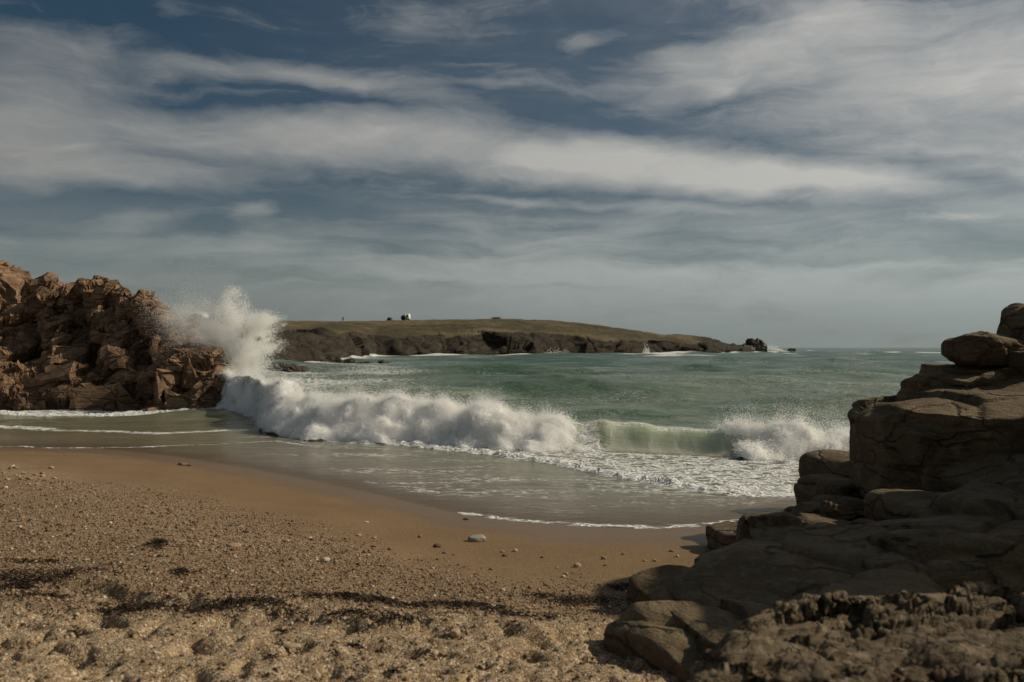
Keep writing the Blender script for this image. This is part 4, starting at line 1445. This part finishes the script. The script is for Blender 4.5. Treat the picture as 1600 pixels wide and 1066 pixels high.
OCT = np.array([(1, 0, 0), (-1, 0, 0), (0, 1, 0), (0, -1, 0), (0, 0, 1), (0, 0, -1)], float)
OCTF = np.array([(0, 2, 4), (2, 1, 4), (1, 3, 4), (3, 0, 4), (2, 0, 5), (1, 2, 5), (3, 1, 5), (0, 3, 5)])
PAL = np.array([(0.33, 0.225, 0.13), (0.22, 0.135, 0.072), (0.43, 0.32, 0.20), (0.13, 0.08, 0.045), (0.62, 0.53, 0.40), (0.30, 0.155, 0.09), (0.25, 0.21, 0.16), (0.07, 0.05, 0.035)])
PALP = np.array([.22, .22, .12, .17, .06, .10, .05, .06])


def gravel_weight(px, py, d):
    w = 1.0 * sstep(3.6, 5.6, d + 0.9 * fbm(np.stack([px / 120, py / 60, px * 0], 1), 951, 3))
    w *= 0.16 + 0.84 * sstep(985, 935, py + 30 * fbm(np.stack([px / 90, py / 40, px * 0], 1), 953, 2))
    left = np.exp(-((px - 20) / 90) ** 2 - ((py - 745) / 22) ** 2)
    return np.clip(np.maximum(w, 0.8 * left), 0.0, 1)


def scatter(n, bv, bf, smin, smax, zlim=(3.6, 13.5), pw=2.2):
    Y = np.exp(rng.uniform(math.log(zlim[0]), math.log(zlim[1]), n * 3))
    X = rng.uniform(-0.64, 0.36, n * 3) * Y
    d = smooth_interp(X, SX, SY) - Y
    z = sand_q(X, Y)
    px = 800 + X / Y * F
    py = HY + (H - z) / Y * F
    w = gravel_weight(px, py, d)
    keep = np.where(rng.random(len(X)) < w)[0][:n]
    X, Y, z = X[keep], Y[keep], z[keep]
    n = len(X)
    s = smin + (smax - smin) * rng.random(n) ** pw
    sc = np.stack([s * rng.uniform(.7, 1.25, n), s * rng.uniform(.7, 1.25, n), s * rng.uniform(.42, .85, n)], 1)
    k = len(bv)
    v = bv[None] * (1 + 0.18 * rng.normal(size=(n, k, 1)).clip(-1.5, 1.5)) * sc[:, None, :]
    a = rng.uniform(0, 6.28, n)
    c_, s_ = np.cos(a)[:, None], np.sin(a)[:, None]
    vx = v[..., 0] * c_ - v[..., 1] * s_
    vy = v[..., 0] * s_ + v[..., 1] * c_
    v = np.stack([vx + X[:, None], vy + Y[:, None], v[..., 2] + (z + sc[:, 2] * 0.5)[:, None]], -1)
    f = bf[None] + (np.arange(n) * k)[:, None, None]
    ci = rng.choice(len(PAL), n, p=PALP)
    col = PAL[ci] * rng.uniform(.62, 1.05, (n, 1))
    col = np.repeat(np.concatenate([col, np.ones((n, 1))], 1), k, 0)
    return v.reshape(-1, 3), f.reshape(-1, 3), col


iv, if_ = ico()
v1, f1, c1 = scatter(12000, iv, if_, 0.006, 0.019, pw=3.0)
v2, f2, c2 = scatter(56000, OCT, OCTF, 0.004, 0.011)
me = mesh_np('gravel', np.concatenate([v1, v2]), np.concatenate([f1, f2 + len(v1)]), True, None, {'col': np.concatenate([c1, c2])})
tag(link('gravel', me, M_PEB), 'mixed brown gravel strewn across the upper beach', 'gravel', kind='stuff')


def pebble_mesh(name, seed, col, p=2.4, flat=(1, .8, .55)):
    v, f = star_rock((0, 0, 0), flat, (0, 0, 0), 10, seed, p, 5, (0.8, 1.1), 12.0, (('n', 0.9, 0.12),))
    return mesh_np(name, v, f, True, None, {'col': np.tile(np.array([*col, 1.0]), (len(v), 1))})


def ground(px, py):
    """beach point seen at a photo pixel"""
    D = 6.0
    for _ in range(40):
        X = (px - 800) / F * D
        zz = float(sand_q(np.array([X]), np.array([D]))[0])
        D = 0.5 * D + 0.5 * F * (H - zz) / (py - HY)
    return X, D, zz


def put_stone(name, me, px, py, wpx, rz, label, group=None, tilt=(0, 0), sink=0.35, hgt=1.0, cat='stone'):
    X, D, z = ground(px, py)
    s = wpx / 2 / F * D
    o = link(name, me, M_PEB)
    o.scale = (s, s, s * hgt)
    o.rotation_euler = (R(tilt[0]), R(tilt[1]), R(rz))
    o.location = (X, D, z + s * 0.5 * hgt * (1 - sink))
    return tag(o, label, cat, group)


stones = [
    (745, 846, 29, 8, (0.33, 0.30, 0.25), 'smooth flat grey stone lying on the sand just below the waterline curve', 0.8),
    (711, 992, 19, 60, (0.40, 0.31, 0.21), 'tan egg-shaped stone alone on the trampled sand below the wrack line', 1.1),
    (718, 958, 11, 10, (0.36, 0.25, 0.17), 'small round tan stone against the dark wrack line', 1.2),
    (683, 855, 13, 30, (0.12, 0.06, 0.04), 'dark red-brown stone left of the flat grey stone', 1.0),
    (902, 886, 12, 0, (0.40, 0.31, 0.22), 'squarish tan stone in the open gravel right of the flat grey stone', 1.2),
    (508, 878, 16, 40, (0.48, 0.42, 0.32), 'pale angular stone in the middle gravel', 1.0),
    (365, 855, 22, 10, (0.36, 0.24, 0.15), 'flat orange-brown stone right of the dark seaweed lump', 0.7),
    (285, 727, 14, 5, (0.22, 0.13, 0.07), 'brown stone alone on the smooth damp sand near the waterline', 0.7),
    (296, 728, 9, 5, (0.18, 0.11, 0.07), 'tiny brown stone just right of the lone stone by the waterline', 0.7),
    (572, 817, 8, 5, (0.60, 0.54, 0.44), 'little white shell-like stone on the smooth sand', 0.8),
    (462, 1017, 24, 15, (0.40, 0.30, 0.20), 'flat tan stone half sunk in the foreground sand', 0.45),
    (728, 812, 9, 0, (0.10, 0.07, 0.05), 'small dark stone at the very edge of the foam', 0.7),
    (695, 865, 8, 0, (0.20, 0.11, 0.07), 'small reddish stone just below the dark red-brown stone', 0.9),
    (770, 950, 20, -6, (0.45, 0.36, 0.26), 'long pale stone lying along the wrack line', 0.6),
]
for k, (a, b, w, rz, col, lab, hg) in enumerate(stones):
    put_stone('stone', pebble_mesh('stone', 1000 + k, col), a, b, w, rz, lab, hgt=hg)

# pebbles large enough to tell apart, by patch of the beach
pm = [pebble_mesh('pebble', 1100 + k, PAL[k % 7] * 0.95, 2.6) for k in range(10)]
patches = [
    (0, 90, 725, 765, 26, 'brown pebble in the upper gravel patch by the left edge', 'pebbles in the upper left patch'),
    (0, 330, 790, 880, 46, 'brown pebble in the coarse gravel on the left beach', 'pebbles in the left gravel'),
    (330, 700, 830, 925, 46, 'small brown pebble in the gravel band at the middle beach', 'pebbles in the middle gravel'),
    (700, 1060, 860, 925, 30, 'small tan pebble in the gravel between the flat stone and the outcrop', 'pebbles in the right gravel'),
    (960, 1060, 1005, 1060, 16, 'pale pebble in the shaded sand at the foot of the foreground rock', 'pebbles by the foreground rock'),
]
for (x0, x1, y0, y1, n, lab, grp) in patches:
    for k in range(n):
        put_stone('pebble', pm[rng.integers(len(pm))], rng.uniform(x0, x1), rng.uniform(y0, y1), rng.uniform(5, 9), rng.uniform(0, 360), lab, grp, (rng.uniform(-12, 12), rng.uniform(-12, 12)), 0.2, rng.uniform(.7, 1.2), 'pebble')

# ================================================================== seaweed wrack
M_WEED = simple('dried_seaweed', (0.030, 0.018, 0.010), 0.75, 0.3, 0.4, 30)


def seaweed(px, py, wpx, hpx, n, label, seed, lump=0.03, group=None):
    """a heap of short curled blades lying on the sand"""
    rg = np.random.default_rng(seed)
    X, D, z = ground(px, py)
    wx = wpx / F * D / 2
    wy = hpx / F * D / 2 * D / (H - z)
    vs, fs = [], []
    for k in range(n):
        a = float(np.clip(rg.normal() * 0.55, -1.4, 1.4))
        b = float(np.clip(rg.normal() * 0.42, -1.2, 1.2)) + 0.5 * math.sin(a * 3.0 + seed)
        cx, cy = X + a * wx, D + b * wy
        th = rg.normal() * 0.7
        L = rg.uniform(0.03, 0.10)
        w = rg.uniform(0.0015, 0.005)
        cur = rg.normal() * 5
        m = 6
        pts = []
        hz = lump * max(0.0, 1 - a * a - b * b) * rg.random()
        for i in range(m):
            s = (i / (m - 1) - 0.5) * L
            t2 = th + cur * s
            pts.append((cx + math.cos(t2) * s, cy + math.sin(t2) * s, hz + 0.010 * math.sin(i * 1.3 + k * 2.4)))
        pts = np.array(pts)
        pts[:, 2] += sand_q(pts[:, 0], pts[:, 1]) + 0.004
        nn = np.array([-math.sin(th), math.cos(th), rg.normal() * 0.5]) * w
        o = sum(len(q) for q in vs)
        vv = np.concatenate([pts + nn, pts - nn, pts + np.array([0, 0, w * 0.7])])
        vs.append(vv)
        for i in range(m - 1):
            for (p0, p1) in ((0, 2 * m), (2 * m, m), (m, 0)):
                fs.append((o + p0 + i, o + p0 + i + 1, o + p1 + i + 1, o + p1 + i))
    v = np.concatenate(vs)
    b0 = np.array([X, D, z])
    o = empty('seaweed_clump', tuple(b0))
    tag(link('blades', mesh_np('blades', v - b0, np.array(fs)), M_WEED, o), kind='stuff')
    return tag(o, label, 'seaweed', group)


seaweed(248, 853, 40, 16, 130, 'dark round seaweed lump alone on the left gravel', 2001, 0.07)
seaweed(284, 895, 34, 8, 70, 'flat dark seaweed scrap below the round seaweed lump', 2002)
seaweed(60, 902, 180, 34, 420, 'broad dark seaweed patch at the left picture edge', 2003)
seaweed(215, 950, 110, 28, 260, 'dark seaweed heap at the left end of the long wrack line', 2004, 0.04)
seaweed(360, 948, 220, 18, 300, 'thin dark seaweed strip left of the middle wrack', 2005)
seaweed(560, 940, 230, 18, 330, 'long dark seaweed strip in the middle of the wrack line', 2006)
seaweed(740, 950, 240, 24, 400, 'thick dark seaweed strip below the flat grey stone', 2007, 0.04)
seaweed(585, 968, 200, 14, 160, 'faint lower seaweed strip in front of the middle wrack', 2008)
seaweed(890, 938, 160, 24, 260, 'dark seaweed tuft where the wrack line bends up right', 2009, 0.04)
seaweed(975, 918, 70, 14, 110, 'rusty dark seaweed tuft against the outcrop foot', 2010, 0.03)
seaweed(60, 880, 90, 7, 70, 'narrow seaweed streak above the left edge patch', 2011)
seaweed(60, 932, 110, 9, 70, 'sparse seaweed bits below the left edge patch', 2012)

rgs = np.random.default_rng(2050)
for k in range(16):
    seaweed(rgs.uniform(30, 880), rgs.uniform(968, 1052), rgs.uniform(14, 34), rgs.uniform(5, 11), int(rgs.uniform(7, 16)), 'small dark seaweed scrap on the trampled sand in front of the wrack line', 2051 + k, 0.008, 'seaweed scraps on the foreground sand')

# ================================================================== things on the headland
def on_head(px, D):
    return P(px, np.interp(px, [q[0] for q in sky_px], [q[1] for q in sky_px]), D)


def box(c, s):
    x, y, z = c
    a, b, h = s
    v = np.array([(x + i * a / 2, y + j * b / 2, z + k * h / 2) for i in (-1, 1) for j in (-1, 1) for k in (-1, 1)])
    f = np.array([(0, 1, 3, 2), (4, 6, 7, 5), (0, 4, 5, 1), (2, 3, 7, 6), (0, 2, 6, 4), (1, 5, 7, 3)])
    return v, f


def bevel_box(c, s, r=0.06, p=9, n=8):
    d, f = cube_sphere(n)
    rr = (np.abs(d) ** p).sum(1) ** (-1.0 / p)
    return d * rr[:, None] * np.array(s) / 2 + np.array(c), f


def cyl(c, r, h, axis, n=14):
    a = np.linspace(0, 2 * math.pi, n, endpoint=False)
    vs = []
    for s in (-h / 2, h / 2):
        ring = [r * np.cos(a), r * np.sin(a)]
        z = np.full(n, s)
        vs.append(np.stack({'x': [z, ring[0], ring[1]], 'y': [ring[0], z, ring[1]], 'z': [ring[0], ring[1], z]}[axis], 1))
    v = np.concatenate(vs) + np.array(c)
    tri = []
    for i in range(n):
        j = (i + 1) % n
        tri += [(i, j, n + j), (i, n + j, n + i)]
        if 0 < i < n - 1:
            tri += [(0, i + 1, i), (n, n + i, n + i + 1)]
    return v, np.array(tri)


M_WHITE = simple('white_paint', (0.78, 0.78, 0.75), 0.4, 0.5, 0.04)
M_GLASS = simple('dark_glass', (0.02, 0.025, 0.03), 0.1, 0.5, 0.1)
M_TYRE = simple('black_rubber', (0.02, 0.02, 0.02), 0.8, 0.3, 0.1)
M_LAMP = simple('red_lamp_plastic', (0.30, 0.02, 0.02), 0.3, 0.5, 0.1)
M_BUSH = simple('dark_evergreen_leaf', (0.035, 0.042, 0.022), 0.8, 0.2, 0.4, 3)
M_DARK = simple('dark_clothing', (0.02, 0.022, 0.03), 0.8, 0.2, 0.3, 10)
M_SKIN = simple('skin', (0.35, 0.2, 0.14), 0.6, 0.3, 0.1)
M_ROOF = simple('pale_roof', (0.62, 0.61, 0.58), 0.6, 0.4, 0.06)
M_DCAR = simple('dark_car_paint', (0.035, 0.035, 0.04), 0.3, 0.5, 0.1)


def van():
    c = on_head(636, 332)
    c[2] -= 0.15
    root = empty('parked_van', tuple(c))
    tag(root, 'boxy white van standing on the headland skyline beside a dark bush', 'van')
    link('body', mesh_np('body', *bevel_box((0, 0, 1.42), (2.2, 4.8, 2.1))), M_WHITE, root)
    w = link('rear_window', mesh_np('rear_window', *box((0.35, -2.41, 1.65), (0.75, 0.06, 0.7))), M_GLASS, root)
    link('rear_window', mesh_np('rear_window', *box((-0.5, -2.41, 1.65), (0.75, 0.06, 0.7))), M_WHITE, root)
    link('bumper', mesh_np('bumper', *bevel_box((0, -2.43, 0.5), (2.1, 0.18, 0.22))), M_TYRE, root)
    for sx in (-1, 1):
        link('tail_light', mesh_np('tail_light', *box((sx * 0.98, -2.40, 0.95), (0.12, 0.06, 0.35))), M_LAMP, root)
        for sy in (-1.5, 1.6):
            wh = link('wheel', mesh_np('wheel', *cyl((sx * 0.98, sy, 0.36), 0.36, 0.24, 'x')), M_TYRE, root)
            link('hub_cap', mesh_np('hub_cap', *cyl((sx * 1.105, sy, 0.36), 0.18, 0.03, 'x')), M_WHITE, wh)


van()


def car():
    c = on_head(609, 334)
    c[2] -= 0.25
    root = empty('parked_car', tuple(c))
    tag(root, 'low dark car half hidden by the skyline left of the white van', 'car')
    link('body', mesh_np('body', *bevel_box((0, 0, 0.62), (1.75, 4.1, 0.72), p=6)), M_DCAR, root)
    link('cabin', mesh_np('cabin', *bevel_box((0, 0.1, 1.12), (1.5, 2.3, 0.62), p=4)), M_GLASS, root)
    link('roof', mesh_np('roof', *bevel_box((0.1, 0.1, 1.42), (1.35, 1.7, 0.10), p=4)), M_WHITE, root)
    for sx in (-1, 1):
        for sy in (-1.3, 1.3):
            link('wheel', mesh_np('wheel', *cyl((sx * 0.8, sy, 0.31), 0.31, 0.2, 'x')), M_TYRE, root)


car()


def bush(px, D, w, h, label, n=900, name='shrub', dz=0.0):
    c = on_head(px, D)
    c[2] += dz
    root = empty(name, tuple(c))
    tag(root, label, 'shrub')
    p = rng.normal(size=(n, 3))
    p /= np.linalg.norm(p, axis=1)[:, None]
    p *= (rng.random(n) ** 0.4)[:, None]
    lob = 1 + 0.25 * fbm(p * 2.0, int(px), 2)
    p = p * lob[:, None] * np.array([w / 2, w / 2, h / 2]) + np.array([0, 0, h * 0.5])
    v, f = droplets(p, rng.uniform(0.08, 0.18, n) * (h / 2.0) ** 0.5)
    link('crown', mesh_np('crown', v, f, False), M_BUSH, root)
    link('trunk', mesh_np('trunk', *cyl((0, 0, h * 0.2), 0.07, h * 0.5, 'z', 7)), M_TYRE, root)


bush(630, 329, 1.6, 2.0, 'dark rounded bush touching the left side of the white van', dz=-0.15)
bush(775, 338, 4.2, 0.7, 'low dark thicket on the highest skyline of the headland', 700)
bush(248, 300, 3.4, 2.4, 'dark bush on the skyline just right of the brown cliff', dz=-0.4)
bush(270, 305, 2.6, 1.9, 'smaller dark bush between the cliff and the white house', dz=-0.4)


def house():
    c = on_head(313, 318)
    c[2] -= 0.6
    root = empty('white_house', tuple(c))
    tag(root, 'low white house half veiled by the tall spray', 'house')
    link('wall', mesh_np('wall', *box((0, 0, 1.2), (4.2, 5.0, 2.4))), M_WHITE, root)
    v = np.array([(-2.4, -2.7, 2.4), (2.4, -2.7, 2.4), (2.4, 2.7, 2.4), (-2.4, 2.7, 2.4), (-1.6, 0, 3.0), (1.6, 0, 3.0)], float)
    link('roof', mesh_np('roof', v, np.array([(0, 1, 5), (0, 5, 4), (1, 2, 5), (2, 3, 4), (2, 4, 5), (3, 0, 4), (0, 2, 1), (0, 3, 2)]), False), M_ROOF, root)
    for wx in (-1.0, 1.0):
        wi = link('window', mesh_np('window', *box((wx, -2.51, 1.3), (0.8, 0.06, 0.9))), M_GLASS, root)
        link('sill', mesh_np('sill', *box((wx, -2.56, 0.80), (1.0, 0.14, 0.08))), M_ROOF, wi)


house()


def person():
    c = on_head(536, 326)
    c[2] -= 0.05
    J = {  # joint: position, radius
        'pelvis': ((0, 0, 0.95), .15), 'belly': ((0, 0.01, 1.12), .145), 'chest': ((0, 0.02, 1.35), .17), 'neck': ((0, 0.01, 1.50), .06), 'jaw': ((0, -0.01, 1.58), .075), 'head': ((0, 0, 1.68), .105), 'crown': ((0, 0.01, 1.76), .06),
        'hl': ((-.09, 0, .88), .10), 'kl': ((-.11, -.04, .50), .065), 'al': ((-.12, .02, .09), .045), 'tl': ((-.13, -.14, .045), .04),
        'hr': ((.09, 0, .88), .10), 'kr': ((.12, -.10, .50), .065), 'ar': ((.12, -.12, .09), .045), 'tr': ((.13, -.28, .045), .04),
        'sl': ((-.19, .02, 1.42), .065), 'el': ((-.26, .05, 1.14), .045), 'wl': ((-.25, -.06, .90), .032), 'dl': ((-.25, -.09, .80), .035),
        'sr': ((.19, .02, 1.42), .065), 'er': ((.26, .06, 1.14), .045), 'wr': ((.25, -.04, .90), .032), 'dr': ((.25, -.07, .80), .035)}
    E = [('pelvis', 'belly'), ('belly', 'chest'), ('chest', 'neck'), ('neck', 'jaw'), ('jaw', 'head'), ('head', 'crown'), ('pelvis', 'hl'), ('hl', 'kl'), ('kl', 'al'), ('al', 'tl'), ('pelvis', 'hr'), ('hr', 'kr'), ('kr', 'ar'), ('ar', 'tr'),
         ('chest', 'sl'), ('sl', 'el'), ('el', 'wl'), ('wl', 'dl'), ('chest', 'sr'), ('sr', 'er'), ('er', 'wr'), ('wr', 'dr')]
    ks = list(J)
    me = bpy.data.meshes.new('person')
    me.from_pydata([J[k][0] for k in ks], [(ks.index(a), ks.index(b)) for a, b in E], [])
    o = link('person', me, M_DARK, None, tuple(c))
    sk = o.modifiers.new('skin', 'SKIN')
    sk.use_smooth_shade = True
    for k, sv in zip(ks, me.skin_vertices[0].data):
        sv.radius = (J[k][1], J[k][1])
        sv.use_root = (k == 'pelvis')
    ss = o.modifiers.new('subdivision', 'SUBSURF')
    ss.levels = ss.render_levels = 1
    tag(o, 'person in dark clothes walking along the headland skyline', 'person')


person()
